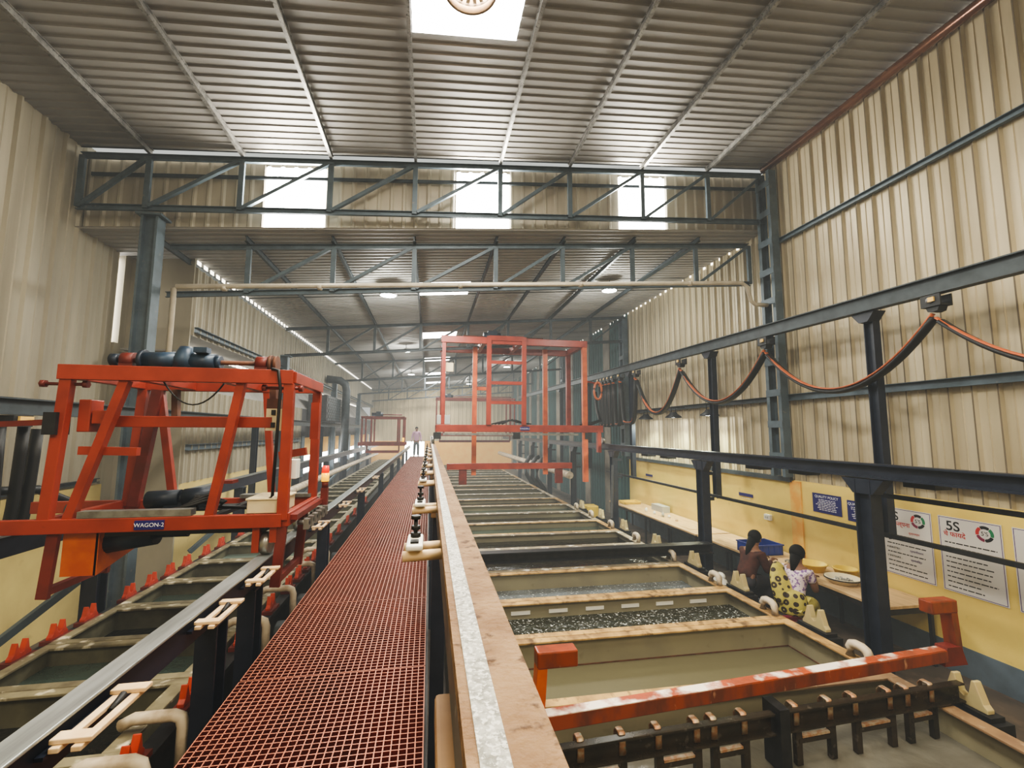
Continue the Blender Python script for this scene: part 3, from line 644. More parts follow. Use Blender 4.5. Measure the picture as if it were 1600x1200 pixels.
# left line
LX0, LX1, LTZ = -2.86, -1.52, 1.15
ly = [1.15, 1.95, 2.75, 3.55, 4.24, 5.0, 5.74, 6.5, 7.4]
while ly[-1] < 27: ly.append(ly[-1] + .82)
LQ = ['liq_dark', 'liq_dark', 'liq_dark', 'liq_green', 'liq_dark', 'liq_green', 'liq_dark', 'liq_teal', 'liq_teal']
LN = {'liq_dark': 'black', 'liq_green': 'murky green', 'liq_teal': 'pale teal'}
for i, (a, c) in enumerate(zip(ly, ly[1:])):
    q = LQ[i] if i < len(LQ) else ['liq_green', 'liq_dark', 'liq_teal'][i % 3]
    tank(LX0, LX1, a + .004, c - .004, LTZ, .02, 'stained open tank of the left line, %s from the near end' % (['first'] + ORD[1:])[i], M['tank_l'], M['rim_l'], q, LTZ - (.14 if q != 'liq_dark' else .19),
         '%s liquid in the left-line tank %s from the near end' % (LN[q], (['first'] + ORD[1:])[i]), .045, .075)
vy = [2.75, 3.3, 4.1, 4.45, 4.8, 5.35, 5.72, 6.08, 6.45, 6.95, 7.4, 8.1, 8.9, 9.7, 10.5, 11.3]
for side, x in (('wall', -2.935), ('walkway', -1.44)):
    f = None
    tag(MB().box(x - .05, x + .05, 1.2, 27, 1.06, 1.10).box(x - .01, x + .01, 1.2, 27, 0, 1.06).build('saddle_ledge', M['black'], org=(x, 1.2, 0)), 'black ledge carrying the red saddles on the %s side of the left tanks' % side, 'ledge')
    for i, y in enumerate(vy):
        if f is None:
            lab = 'red V saddle on the %s side of the left tanks, nearest one' % side
            f = t = thing('bar_saddle', lab, 'bar saddle', (x, y, 1.1), 'red saddles on the %s side' % side)
            MB().box(x - .045, x + .045, y - .11, y + .11, 1.1, 1.13).build('base', M['red_d'], t)
            P = [(-.085, 0), (.085, 0), (.085, .02), (.066, .04), (.048, .115), (.042, .115), (.018, .04), (0, .032), (-.018, .04), (-.042, .115), (-.048, .115), (-.066, .04), (-.085, .02)]
            MB().prof((x - .02, y, 1.13), (x + .02, y, 1.13), P).build('guide', M['vred'], t, bevel=.004)
        else: copy_tree(f, (x, y, 1.1), 'red V saddle on the %s side of the left tanks, %s from the camera' % (side, ORD[i]))
for i, y in enumerate((2.62, 2.98, 4.28, 5.05, 5.9, 6.6)):
    lab = 'white plastic pipe bend dropping beside the left tanks, %s from the camera' % ORD[i]
    if i == 0:
        b = MB(); zz = 1.19
        b.path([(-1.62, y, zz), (-1.56, y, zz + .03), (-1.36, y, zz + .03), (-1.325, y, zz + .015), (-1.31, y, zz - .03), (-1.31, y, .72)], .032, 12)
        e1 = tag(b.build('overflow_pipe', M['pvc'], org=(-1.4, y, .72)), lab, 'pipe', 'pipe bends on the left tanks')
    else: o = e1.copy(); COL.objects.link(o); o.location = (-1.4, y, .72); tag(o, lab, 'pipe', 'pipe bends on the left tanks')

h0 = None
for i, y in enumerate((3.95, 4.62, 5.32, 6.3, 7.0)):
    lab = 'dark grey rounded motor hood between left tanks and walkway, %s from the camera' % ORD[i]
    if h0 is None:
        h0 = t = thing('pump_hood', lab, 'hood', (-1.235, y, .62), 'dark hoods beside the left tanks')
        P = [(-.13, 0), (.13, 0), (.13, .30), (.11, .38), (.07, .43), (0, .45), (-.07, .43), (-.11, .38), (-.13, .30)]
        MB().prof((-1.33, y, .62), (-1.14, y, .62), P).build('casing', M['steel_d'], t, bevel=.012)
        MB().box(-1.31, -1.16, y - .05, y + .05, 0, .618).build('stand', M['black'], t)
        MB().prof((-1.14, y, .66), (-1.13, y, .66), [(-.08, 0), (.08, 0), (.08, .24), (.04, .32), (-.04, .32), (-.08, .24)]).build('louvre', M['rim_b'], t)
    else: copy_tree(h0, (-1.235, y, .62), lab)

# ------------------------------------------------------------------ flight bar and anode bar in the foreground
def pt(x): return 3.10 + .079 * (x - .83)
t = thing('flight_bar', 'orange flight bar crusted with white salt, lying across the foreground tanks', 'flight bar', (2.6, 3.25, .8))
a, c = Vector((.40, pt(.4), .90)), Vector((4.46, pt(4.46), .90))
MB().bar(a, c, .09, .095).build('bar', M['flight_side'], t, bevel=.006)
MB().bar(a + Vector((.05, 0, .0485)), c + Vector((-.05, 0, .0485)), .084, .006).build('salt_crust', M['flight'], t, label='white salt crust')
for x, sx in ((.775, 1), (4.54, -1)):
    y = pt(x)
    MB().bar((x + .03 * -sx, y + .02, .88), (x, y + .02, 1.30), .07, .10, (0, 1, 0)).build('upright', M['orange' if sx > 0 else 'flight_side'], t, bevel=.005)
    MB().box(min(x - .04 * sx, x + .24 * sx), max(x - .04 * sx, x + .24 * sx), y - .036, y + .078, 1.235, 1.345).build('hook_arm', M['flight_side'], t, bevel=.012)
MB().prof((4.46, pt(4.46) - .05, .85), (4.46, pt(4.46) + .05, .85), [(-.10, -.03), (.14, -.03), (.09, .12), (-.06, .12)], (0, 0, 1)).build('foot', M['red_d'], t)
def anode(x0, x1, hooks, label):
    y = lambda x: 3.09 + .05 * (x - .9)
    t = thing('anode_bar', label, 'anode bar', ((x0 + x1) / 2, 3.15, .3))
    MB().chan((x0, y(x0), .685), (x1, y(x1), .685), .145, .06, .012).build('bar', M['anode'], t)
    for h in hooks:
        yy = y(h)
        b = MB(); b.path([(h, yy - .016, .63), (h, yy - .020, .73), (h, yy - .008, .768), (h, yy + .05, .768), (h, yy + .072, .74), (h, yy + .072, .69)], (.026, .006), 8, flat=(1, 0, 0)); b.build('hook', M['cu'], t, label='copper strap hook')
    for a, c in zip(hooks[::2], hooks[1::2]):
        b = MB()
        for h in (a, c): b.bar((h, y(h) - .015, .62), (h, y(h) - .015, .365), .05, .04)
        b.bar((a, y(a) - .015, .53), (c, y(c) - .015, .53), .045, .03); b.build('hanger', M['anode'], t)
        MB().bar((a + .03, y(a) - .02, .556), (c - .03, y(c) - .02, .556), .03, .016).build('rod', M['cu'], t)
    return t
anode(.42, 2.52, [1.03, 1.33, 1.60, 1.90, 2.04, 2.29], 'dark wet anode bar with copper hooks, left half of the front tank')
anode(2.63, 4.36, [2.74, 3.05, 3.29, 3.63, 3.81, 4.06], 'dark wet anode bar with copper hooks, right half of the front tank')
tag(MB().box(2.535, 2.615, 3.08, 3.26, .365, .80).build('bar_divider', M['black'], org=(2.58, 3.2, .36)), 'black block between the two anode bars', 'support')

# ------------------------------------------------------------------ right far rail on posts
FX = 5.0
t = thing('crane_rail', 'long dark navy I-beam rail on posts beside the workbench', 'rail', (FX, -1, 2.28))
MB().ibeam((FX, -1, 2.365), (FX, 31, 2.365), .165, .15, .018, .02).build('beam', M['navy'], t)
for k, y in enumerate((1.3, 4.5, 7.72, 11.85, 15.4, 18.6, 21.8, 25.)):
    tp = thing('rail_post', 'navy post under the bench-side rail, %s from the camera' % ORD[k], 'post', (FX, y, 0), 'posts of the bench-side rail')
    MB().ibeam((FX, y, 0), (FX, y, 2.262), .2, .15, .016, .03, (0, 1, 0)).build('shaft', M['navy'], tp)
    MB().prof((FX - .07, y, 2.1), (FX + .07, y, 2.1), [(-.12, 0), (.12, 0), (.26, .17), (-.26, .17)]).build('bracket_head', M['navy'], tp)
    MB().bar((FX + .08, y + .15, 2.02), (FX + .305, y + .15, 2.02), .05, .06).build('outrigger', M['navy'], tp)
    MB().bar((FX + .08, y + .15, 1.55), (FX + .305, y + .15, 1.55), .05, .06).build('outrigger', M['navy'], tp)
for z, s in ((1.60, 'lower'), (2.06, 'upper')):
    tag(MB().bar((FX + .33, -1, z), (FX + .33, 13.2 if z < 2 else 4.6, z), .04, .05).build('guard_rail', M['black'], org=(FX + .3, -1, z)), '%s thin black rail running in front of the yellow wall' % s, 'rail')
MB_pl = MB()
for i, y in enumerate((4.0, 5.6, 6.5, 9.3, 10.2)):
    tag(MB().box(FX + .09, FX + .3, y - .16, y + .16, 2.215, 2.2815).build('clip_plate', M['black'], org=(FX + .2, y, 2.19)), 'small black plate under the bench-side rail, %s from the camera' % ORD[i], 'plate', 'clip plates under the bench-side rail')
# cable (festoon) track
CX = 5.52
zc = lambda y: 4.28 + .03 * (y - 3.8) * .55
zc = lambda y: 4.435 + .020 * (y - 3.8)
t = thing('festoon_track', 'dark grey overhead track carrying the looped cables along the right wall', 'track', (CX, -1, 4.3))
MB().ibeam((CX, -1, zc(-1)), (CX, 28, zc(28)), .20, .12, .014, .014).build('beam', M['steel_d'], t)
for i, y in enumerate((4.85, 8.25, 12.0, 15.5, 19)):
    tp = thing('track_post', 'navy post holding up the cable track, %s from the camera' % ORD[i], 'post', (CX, y, 1.5), 'posts of the cable track')
    MB().ibeam((CX + .13, y, 1.5), (CX + .13, y, zc(y) - .105), .13, .11, .012, .02, (0, 1, 0)).build('shaft', M['navy'], tp)
    MB().prof((CX - .0, y, zc(y) - .23), (CX + .18, y, zc(y) - .23), [(-.06, 0), (.06, 0), (.16, .125), (-.16, .125)]).build('head', M['navy'], tp)
TY = [1.3, 3.98, 6.57, 9.18, 11.42, 12.45, 12.95, 13.28, 13.56, 13.84, 14.12]
tr0 = None
for i, y in enumerate(TY):
    z = zc(y) - .135
    lab = 'cable trolley under the track on the right, %s from the camera' % ORD[i]
    if tr0 is None:
        tr0 = t = thing('cable_trolley', lab, 'trolley', (CX, y, z), 'trolleys on the right cable track')
        MB().box(CX - .085, CX - .066, y - .1, y + .1, z - .09, z + .02).box(CX + .066, CX + .085, y - .1, y + .1, z - .09, z + .02).box(CX - .085, CX + .085, y - .1, y + .1, z - .11, z - .09).build('body', M['black'], t)
        MB().lathe((CX - .10, y, z - .04), [(0, 0), (.035, 0), (.035, .014), (0, .014)], 14, (1, 0, 0)).build('wheel', M['steel'], t)
        MB().box(CX - .105, CX - .087, y - .05, y + .01, z - .06, z - .01).build('buffer', M['reflect'], t, label='yellow buffer block')
        MB().prof((CX - .06, y, z - .17), (CX + .06, y, z - .17), [(-.07, .06), (-.05, .01), (0, 0), (.05, .01), (.07, .06)]).build('cable_saddle', M['black'], t)
    else: copy_tree(tr0, (CX, y, z), lab)
def loop(y0, y1, zt, zb, x, n=22):
    pts = []; span = abs(y1 - y0)
    for k in range(n + 1):
        u = -1 + 2 * k / n
        if span > 1.5: z = zb + (zt - zb) * (abs(u) ** 2.0); y = (y0 + y1) / 2 + u * (y1 - y0) / 2
        else:
            z = zb + (zt - zb) * abs(u) ** 3.5; y = (y0 + y1) / 2 + math.copysign(abs(u) ** .55, u) * span / 2 * math.copysign(1, y1 - y0)
        pts.append((x, y, z))
    return pts
LOOPZ = [3.33, 3.36, 3.36, 3.23, 3.02, 2.98, 2.98, 2.96, 2.97, 2.97]
for i, (a, c) in enumerate(zip(TY, TY[1:])):
    zt = zc(a) - .36; pts = loop(a + (.03 if c - a > 1.5 else .05), c - (.03 if c - a > 1.5 else .05), zt, LOOPZ[i], CX)
    lab = 'hanging loop of flat black and orange cable, %s from the camera along the right track' % ORD[i]
    t = thing('festoon_cable', lab, 'cable', (CX, (a + c) / 2, LOOPZ[i]), 'cable loops under the right track')
    MB().path(pts, (.065, .03), 10, flat=(1, 0, 0)).build('black_cable', M['cable_k'], t)
    MB().path([(CX - .02, p[1] + .028 * k / len(pts), p[2] + .044) for k, p in enumerate(pts)], (.036, .014), 8, flat=(1, 0, 0)).build('orange_cable', M['cable_o'], t)
# left cable track
LCX = -3.62
t = thing('festoon_track', 'dark overhead track for cables along the left wall', 'track', (LCX, -1, 3.0))
MB().ibeam((LCX, -1, 3.0), (LCX, 28, 3.0), .15, .1, .014, .014).build('beam', M['steel_d'], t)
for i, y in enumerate((1.8, 10.4, 16.4, 20.2)):
    tag(MB().ibeam((LCX, y, 0), (LCX, y, 2.92), .12, .1, .012, .02, (0, 1, 0)).build('track_post', M['navy'], org=(LCX, y, 0)), 'navy post of the left cable track, %s from the camera' % ORD[i], 'post', 'posts of the left cable track')
z = 2.92; y = 4.72
t = thing('cable_trolley', 'cable trolley with yellow buffer hanging from the left track', 'trolley', (LCX, y, z))
MB().box(LCX - .08, LCX + .08, y - .1, y + .1, z - .1, z).build('body', M['black'], t)
MB().box(LCX + .081, LCX + .10, y - .06, y + .08, z - .06, z - .01).build('buffer', M['reflect'], t, label='yellow buffer block')
t = thing('festoon_cable', 'wide black hanging cable loop left of the near red wagon', 'cable', (LCX, y, 1.9))
MB().path(loop(y - .12, y + .12, z - .1, 1.93, LCX), (.05, .03), 10, flat=(1, 0, 0)).build('inner_cable', M['cable_k'], t)
MB().path(loop(y - .2, y + .2, z - .12, 1.86, LCX + .05), (.05, .03), 10, flat=(1, 0, 0)).build('outer_cable', M['cable_k'], t)
b = MB(); b.path([(LCX - .1, 2.6, 2.0), (LCX - .1, 3.6, 2.17), (LCX - .1, 4.6, 2.27), (LCX - .1, 5.2, 2.22), (LCX - .1, 5.6, 2.05), (LCX - .1, 5.8, 1.8), (LCX - .1, 5.85, 1.5)], .04, 10)
tag(b.build('hose', M['cable_k'], org=(LCX, 4, 1.5)), 'thick black hose arching over the yellow wall at the far left edge', 'hose')

# ------------------------------------------------------------------ near red wagon on the left line
wx0, wx1, wy0, wy1 = -2.62, -1.075, 3.8, 4.72
W = thing('transfer_wagon', 'near red hoist wagon with a blue motor and WAGON-2 sign', 'wagon', (-1.9, 4.2, 2.0))
def P_(b, n, m, **k): return b.build(n, M[m], W, **k)
lz = 2.115
P_(MB().bar((-3.4, wy0, lz), (wx1 - .02, wy0, lz), .05, .10), 'front_beam', 'red', bevel=.004)
P_(MB().bar((-3.4, wy1, lz), (wx1 + .02, wy1, lz), .05, .10), 'rear_beam', 'red', bevel=.004)
P_(MB().bar((wx1, wy0, lz), (wx1, wy1, lz), .05, .10), 'end_beam', 'red', bevel=.004)
P_(MB().bar((-2.7, wy0, lz), (-2.7, wy1, lz), .05, .10), 'end_beam', 'red', bevel=.004)
tz = 3.215
P_(MB().bar((wx0 - .04, wy0, tz), (wx1 + .01, wy0, tz), .06, .11), 'top_front_beam', 'red', bevel=.004)
P_(MB().bar((wx0 - .04, wy1, tz), (wx1 + .01, wy1, tz), .06, .11), 'top_rear_beam', 'red', bevel=.004)
for x in (wx0, -2.2, -1.62, wx1): P_(MB().bar((x, wy0, tz), (x, wy1, tz), .06, .09), 'top_cross_beam', 'red', bevel=.004)
for x in (wx0 + .01, wx1 - .02):
    for y in (wy0 + .01, wy1 - .01): P_(MB().bar((x - (.05 if x < -2 else 0), y, lz), (x, y, tz - .05), .075, .06, (0, 1, 0)), 'post', 'red', bevel=.004)
P_(MB().bar((-2.52, wy0 + .02, lz + .04), (-2.24, wy0 + .02, tz - .05), .06, .06, (0, 1, 0)), 'brace', 'red')
P_(MB().bar((-2.48, wy1, tz - .05), (-2.30, wy1, lz + .04), .06, .05, (0, 1, 0)), 'brace', 'red')
P_(MB().bar((-1.61, wy0 + .03, lz + .04), (-1.45, wy0 + .03, tz - .05), .06, .06, (0, 1, 0)), 'brace', 'red')
P_(MB().bar((-1.56, wy1, tz - .05), (-1.46, wy1, lz + .04), .055, .05, (0, 1, 0)), 'brace', 'red')
P_(MB().bar((-2.6, wy1 - .03, lz), (-2.48, wy1 - .03, tz - .05), .085, .07, (0, 1, 0)), 'guide_post', 'red_d')
# lifting carriage
P_(MB().bar((-2.42, wy0 + .12, 2.86), (-1.24, wy0 + .12, 2.86), .05, .085), 'lift_beam', 'red', bevel=.004)
P_(MB().box(-2.56, -2.48, wy0 + .06, wy0 + .20, 2.78, 3.02).box(-2.47, -2.36, wy0 + .06, wy0 + .2, 2.84, 2.94), 'carriage', 'red', bevel=.006)
P_(MB().box(-2.70, -2.62, wy0 - .05, wy0 + .09, 2.76, 2.92), 'roller_block', 'black')
for x in (-2.62, -1.13): P_(MB().tube((x - .16, wy0 + .03, tz - .085), (x + .12, wy0 + .03, tz - .085), .012, 8).tube((x - .17, wy0 + .03, tz - .085), (x - .14, wy0 + .03, tz - .085), .028, 6).tube((x + .1, wy0 + .03, tz - .085), (x + .13, wy0 + .03, tz - .085), .028, 6), 'tie_bolt', 'red_d')
P_(MB().bar((-3.05, wy0 + .02, 2.83), (-2.70, wy0 + .02, 2.85), .03, .04), 'cable_arm', 'red_d')
P_(MB().bar((-2.52, wy0 + .06, 2.645), (-2.14, wy0 + .06, 2.635), .05, .06), 'stub_bar', 'red')
P_(MB().bar((-1.40, wy1 - .05, 2.56), (-1.16, wy1 - .05, 2.60), .05, .07), 'stub_bar', 'red')
P_(MB().bar((-2.30, wy1 - .1, tz - .05), (-2.28, wy1 - .1, 2.86), .05, .06, (0, 1, 0)), 'chain_guide', 'rust')
P_(MB().bar((-1.30, wy0 + .3, tz - .05), (-1.29, wy0 + .3, 2.90), .05, .07, (0, 1, 0)).box(-1.335, -1.245, wy0 + .25, wy0 + .35, 2.90, 3.06), 'chain_guide', 'rust')
q = P_(MB().prof((-1.21, wy0 + .10, 2.885), (-1.21, wy0 + .115, 2.885), [(-.075, -.09), (.045, -.09), (.095, 0), (.04, .085), (-.075, .085)]), 'limit_plate', 'cream_box')
MB().box(-1.245, -1.215, wy0 + .09, wy0 + .099, 2.92, 2.96).box(-1.245, -1.215, wy0 + .09, wy0 + .099, 2.82, 2.86).build('switch', M['black'], q)
P_(MB().box(-1.06, -.99, wy0 + .55, wy0 + .62, 2.72, 3.05), 'limit_cover', 'red')
# hanging arms of the lifter
for x in (-2.60, -1.095):
    b = MB()
    for y in (wy0 + .02, wy0 + .62): b.bar((x, y, lz - .05), (x - .03, y, 1.62), .07, .035, (0, 1, 0))
    b.bar((x - .03, wy0 + .02, 1.66), (x - .03, wy0 + .62, 1.66), .05, .05); P_(b, 'lifting_arm', 'red_d')
P_(MB().box(-2.55, -2.33, wy0 + .03, wy0 + .05, 1.76, lz - .05).prof((-2.345, wy0 + .03, 1.76), (-2.325, wy0 + .03, 1.76), [(0, .0), (.0, .36), (-.5, .14), (-.5, .10)], (0, 0, 1)), 'drive_cover', 'orange')
P_(MB().tube((-2.34, wy0 + .15, 1.97), (-2.02, wy0 + .15, 2.02), .085, 16).tube((-2.02, wy0 + .15, 2.02), (-1.80, wy0 + .15, 2.02), .035, 12), 'drive_motor', 'motor_d')
P_(MB().box(-2.3, -1.22, wy0 + .04, wy0 + .13, 2.025, 2.06), 'drive_shaft_guard', 'black')
# top motor with shaft and bearing blocks
ym = (wy0 + wy1) / 2 - .1; zm = tz + .15
m1 = P_(MB().tube((-2.32, ym, zm), (-2.06, ym, zm + .01), .07, 18).tube((-1.98, ym, zm), (-1.78, ym, zm), .07, 18).tube((-1.78, ym, zm), (-1.745, ym, zm), .055, 18).lathe((-2.02, ym, zm - .075), [(.0, 0), (.085, 0), (.09, .10), (.06, .17), (.045, .20), (0, .20)], 18), 'top_motor', 'motor')
MB().tube((-2.34, ym, zm), (-2.31, ym, zm), .088, 18).build('flange', M['motor_d'], m1)
MB().box(-1.93, -1.83, ym - .08, ym + .0, zm + .07, zm + .115).build('terminal_box', M['motor'], m1)
P_(MB().tube((-2.52, ym, zm), (-1.34, ym, zm), .02, 10), 'drive_shaft', 'rust')
for x in (-2.43, -1.42):
    P_(MB().box(x - .05, x + .05, ym - .05, ym + .05, tz + .055, zm - .02).tube((x - .045, ym, zm), (x + .045, ym, zm), .062, 16), 'bearing_block', 'red_d')
P_(MB().tube((-1.365, ym, zm), (-1.34, ym, zm), .075, 18).tube((-1.34, ym, zm), (-1.325, ym, zm), .04, 18).tube((-1.325, ym, zm), (-1.30, ym, zm), .07, 18), 'sprocket', 'rust')
P_(MB().tube((-2.56, ym, zm), (-2.50, ym, zm), .05, 16), 'sprocket', 'motor_d')
# lower motor, trays, boxes
yl = wy0 + .42; z2 = lz + .135
P_(MB().tube((-2.24, yl, z2 - .02), (-2.0, yl, z2 - .01), .07, 16).tube((-2.0, yl, z2 - .01), (-1.97, yl, z2 - .01), .055, 16).tube((-1.97, yl, z2 - .01), (-1.76, yl, z2 + .01), .075, 16).box(-2.1, -1.8, yl - .05, yl + .05, z2 - .09, z2 - .04), 'lower_motor', 'motor_d')
P_(MB().box(-2.2, -1.6, yl - .12, yl + .14, lz + .035, lz + .052).bar((-2.2, wy0, lz + .03), (-2.2, wy1, lz + .03), .06, .03).bar((-1.6, wy0, lz + .03), (-1.6, wy1, lz + .03), .06, .03), 'motor_plate', 'black')
P_(MB().box(-1.75, -1.62, yl + .0, yl + .12, z2 + .1, z2 + .125), 'bracket', 'red_d')
P_(MB().box(-2.45, -1.72, wy0 - .02, wy0 + .06, lz + .053, lz + .10), 'cable_duct', 'steel', label='grey cable duct')
P_(MB().box(-1.72, -1.1, wy1 - .06, wy1 + .04, lz + .053, lz + .085), 'cable_duct', 'steel')
jb = P_(MB().box(-1.35, -1.10, wy0 + .0, wy0 + .34, lz + .053, lz + .15), 'junction_box', 'cream_box', bevel=.006, label='cream junction box')
MB().box(-1.36, -1.09, wy0 - .008, wy0 + .348, lz + .151, lz + .168).build('lid', M['cream_box'], jb, bevel=.005)
P_(MB().box(-1.085, -1.02, wy0 + .04, wy0 + .14, 2.42, 2.57), 'control_box', 'white', bevel=.005, label='small white control box')
for k in range(5):
    b = MB(); a0 = k * .05
    b.path([(-1.95 + a0, wy0 + .06 + .02 * k, lz + .07), (-1.78, wy0 + .10 + a0 * .4, lz + .11 + .015 * k), (-1.66, wy0 + .13, lz + .15 + .02 * (k % 3)), (-1.58, wy0 + .15 + a0 * .3, lz + .12), (-1.62, wy0 + .2, lz + .08), (-1.36, wy0 + .15, lz + .075)], .014, 8); P_(b, 'coiled_cable', 'cable_k')
b = MB(); b.path([(-2.0, wy0 + .04, tz - .055)] + [(-2.0 + .42 * u, wy0 + .04, tz - .055 - .17 * (1 - (2 * u - 1) ** 2)) for u in [k / 12 for k in range(13)]], .006, 6); P_(b, 'hanging_wire', 'cable_k')
b = MB(); b.path([(-1.22, wy0 - .035, tz + .06), (-1.17, wy0 - .04, tz + .05), (-1.15, wy0 - .03, tz - .1), (-1.16, wy0 - .01, 2.9), (-1.17, wy0 - .01, 2.3), (-1.2, wy0 + .02, lz + .16)], .012, 8); P_(b, 'riser_cable', 'cable_k')
bc = P_(MB().box(-1.02, -.96, wy1 - .02, wy1 + .04, lz - .03, lz + .13).tube((-.99, wy1 + .01, lz + .13), (-.99, wy1 + .01, lz + .19), .03, 12), 'beacon_stand', 'red_d')
MB().tube((-.99, wy1 + .01, lz + .19), (-.99, wy1 + .01, lz + .27), .036, 16).build('yellow_lens', M['beacon_y'], bc, label='lit yellow beacon lens')
MB().tube((-.99, wy1 + .01, lz + .272), (-.99, wy1 + .01, lz + .34), .036, 16, .03).build('red_lens', M['beacon_r'], bc, label='red beacon lens')
for y in (wy0 + .08, wy1 + .02): P_(MB().tube((LXC - .03, y, LZ + .085), (LXC + .03, y, LZ + .085), .083, 20), 'wheel', 'steel', label='grey steel wheel')
for y in (wy0 + .08, wy1 + .02): P_(MB().tube((OX - .03, y, OZ + .07), (OX + .03, y, OZ + .07), .068, 20), 'wheel', 'steel')
P_(MB().box(-1.30, -1.25, wy0 + .0, wy0 + .1, 1.88, lz - .04).box(-1.18, -1.13, wy0, wy0 + .16, 1.95, lz - .04), 'wheel_bracket', 'red')
for k in range(6): P_(MB().tube((-1.02, wy0 + .15 + k * .13, lz - .05), (-.93, wy0 + .15 + k * .13, lz - .05), .017, 8).box(-.97, -.93, wy0 + .12 + k * .13, wy0 + .17 + k * .13, lz - .1, lz - .02), 'proximity_sensor', 'steel')
P_(MB().box(-1.05, -1.0, wy0 + .05, wy1 + .1, lz - .01, lz + .03), 'sensor_bar', 'red_d')
sg = P_(MB().box(-2.075, -1.885, wy0 - .034, wy0 - .026, lz - .035, lz + .03), 'sign', 'sign_b', label='navy sign reading WAGON-2')
text('WAGON-2', M['ink_w'], sg, (-1.98, wy0 - .0355, lz - .003), .040, PI / 2, 0, 0)

# ------------------------------------------------------------------ tall red wagon on the right line
def tall_wagon(y, yr, x0, x1, z0, z1, label, sign=True):
    t = thing('transfer_wagon', label, 'wagon', ((x0 + x1) / 2, y, 2.45))
    B = lambda b, n, m, **k: b.build(n, M[m], t, **k)
    for yy, n in ((y, 'front_beam'), (yr, 'rear_beam')):
        B(MB().bar((x0, yy, z0), (x1 + .45, yy, z0), .12, .20), n, 'red', bevel=.008)
        B(MB().bar((x0 + .1, yy, z1), (x1, yy, z1), .12, .19), 'top_' + n, 'red', bevel=.008)
    for x in (x0 + .05, x1 + .3): B(MB().bar((x, y, z0), (x, yr, z0), .12, .18), 'end_beam', 'red')
    for x in (x0 + .2, x0 + 1.3, x1 - 2.0, x1 - .1): B(MB().bar((x, y, z1), (x, yr, z1), .12, .16), 'top_cross_beam', 'red')
    for yy in (y + .02, yr - .02):
        B(MB().bar((x0 + .18, yy, z0), (x0 + .18, yy, z1 - .05), .10, .10, (0, 1, 0)), 'post', 'red')
        B(MB().bar((x1 - .08, yy, z0 - (1.5 if yy < y + .1 else 0)), (x1 - .08, yy, z1 - .05), .14, .12, (0, 1, 0)), 'post', 'red' if yy > y + .1 else 'orange')
    for x in (1.26, 3.36):
        B(MB().bar((x, y + .5, 1.55), (x, y + .5, z1 - .1), .13, .10, (0, 1, 0)), 'lift_mast', 'orange')
    for x in (1.60, 2.60): B(MB().bar((x, y - .07, z0 + .1), (x, y - .07, z1 + .12), .13, .06, (0, 1, 0)), 'ladder_post', 'red')
    for z in (z1 + .07, z1 - .62, z1 - 1.2, z1 - 1.75): B(MB().bar((1.6, y - .07, z), (2.6, y - .07, z), .05, .14 if z > z1 else .09), 'ladder_rung', 'red')
    B(MB().bar((.5, y + .45, 1.80), (4.15, y + .45, 1.80), .12, .17), 'lift_beam', 'red', bevel=.008)
    for x in (.95, 3.75): B(MB().bar((x, y + .45, 1.80), (x, y + .45, 1.30), .22, .08, (0, 1, 0)), 'lift_hook', 'red_d')
    B(MB().bar((x0 + .2, y - .02, 2.71), (x1 - .3, y - .02, 2.71), .06, .06), 'drive_shaft', 'steel', label='bright steel drive shaft')
    for x in (x0 - .06 + .0, 2.3, x1 - .1): B(MB().box(x, x + .2, y - .06, y + .08, 2.58, 2.76), 'gear_box', 'black')
    B(MB().bar((1.25, y + .6, 4.03), (1.75, y + .6, 4.03), .1, .1), 'guide_arm', 'orange')
    zz = z1 + .22
    B(MB().tube((1.5, y + .5, zz), (2.0, y + .5, zz), .13, 14).box(1.62, 1.9, y + .38, y + .62, zz - .12, zz + .16).box(2.3, 2.45, y + .42, y + .58, zz - .1, zz + .05), 'top_motor', 'motor_d')
    B(MB().tube((.9, y + .5, zz), (3.3, y + .5, zz), .03, 8), 'top_shaft', 'rust')
    B(MB().box(x0 + .02, x0 + .38, y - .02, y + .3, z0 + .11, z0 + .36), 'control_box', 'grey_box', bevel=.01)
    B(MB().box(x0 + .2, x0 + .45, y + .12, y + .2, 4.45, 4.7), 'limit_plate', 'cream_box')
    for k in range(4):
        b = MB(); b.path([(1.7 + .1 * k, y + .1, z0 + .12), (2.0 + .1 * k, y + .1, z0 + .2 + .02 * k), (2.4, y + .1, z0 + .24 - .02 * k), (2.7 + .05 * k, y + .1, z0 + .13)], .02, 6); B(b, 'loose_cable', 'cable_k')
    b = MB(); b.path([(x1 - .2, y + .1, z0 + .15), (x1 + .1, y + .1, z0 + .14), (x1 + .5, y + .3, z0 + .25), (CX - .55, y + .5, z0 + .6), (CX - .5, y + .7, 4.0)], .05, 8); B(b, 'feed_cable', 'cable_k')
    B(MB().bar((x1 - .05, y, 4.25), (CX - .45, y + .4, 4.22), .05, .05), 'cable_arm', 'red')
    b = MB(); b.path([(x1 + .32 + .12 * math.sin(a), y - .02, 3.98 + .25 * math.cos(a)) for a in [2 * PI * k / 16 for k in range(17)]], .035, 8); B(b, 'coiled_cable', 'cable_o')
    for x in (.10, FX): 
        for yy in (y + .1, yr - .1): B(MB().tube((x - .04, yy, 2.545), (x + .04, yy, 2.545), .09, 16), 'wheel', 'steel')
    B(MB().bar((x1 + .33, y, z0), (x1 + .33, y, 2.2), .1, .14, (0, 1, 0)), 'end_drop', 'red')
    if sign:
        s = B(MB().box(2.50, 2.76, y - .072, y - .062, z0 - .05, z0 + .05), 'sign', 'sign_b', label='navy sign reading WAGON-1')
        text('WAGON-1', M['ink_w'], s, (2.63, y - .0735, z0 - .005), .06, PI / 2, 0, 0)
    return t
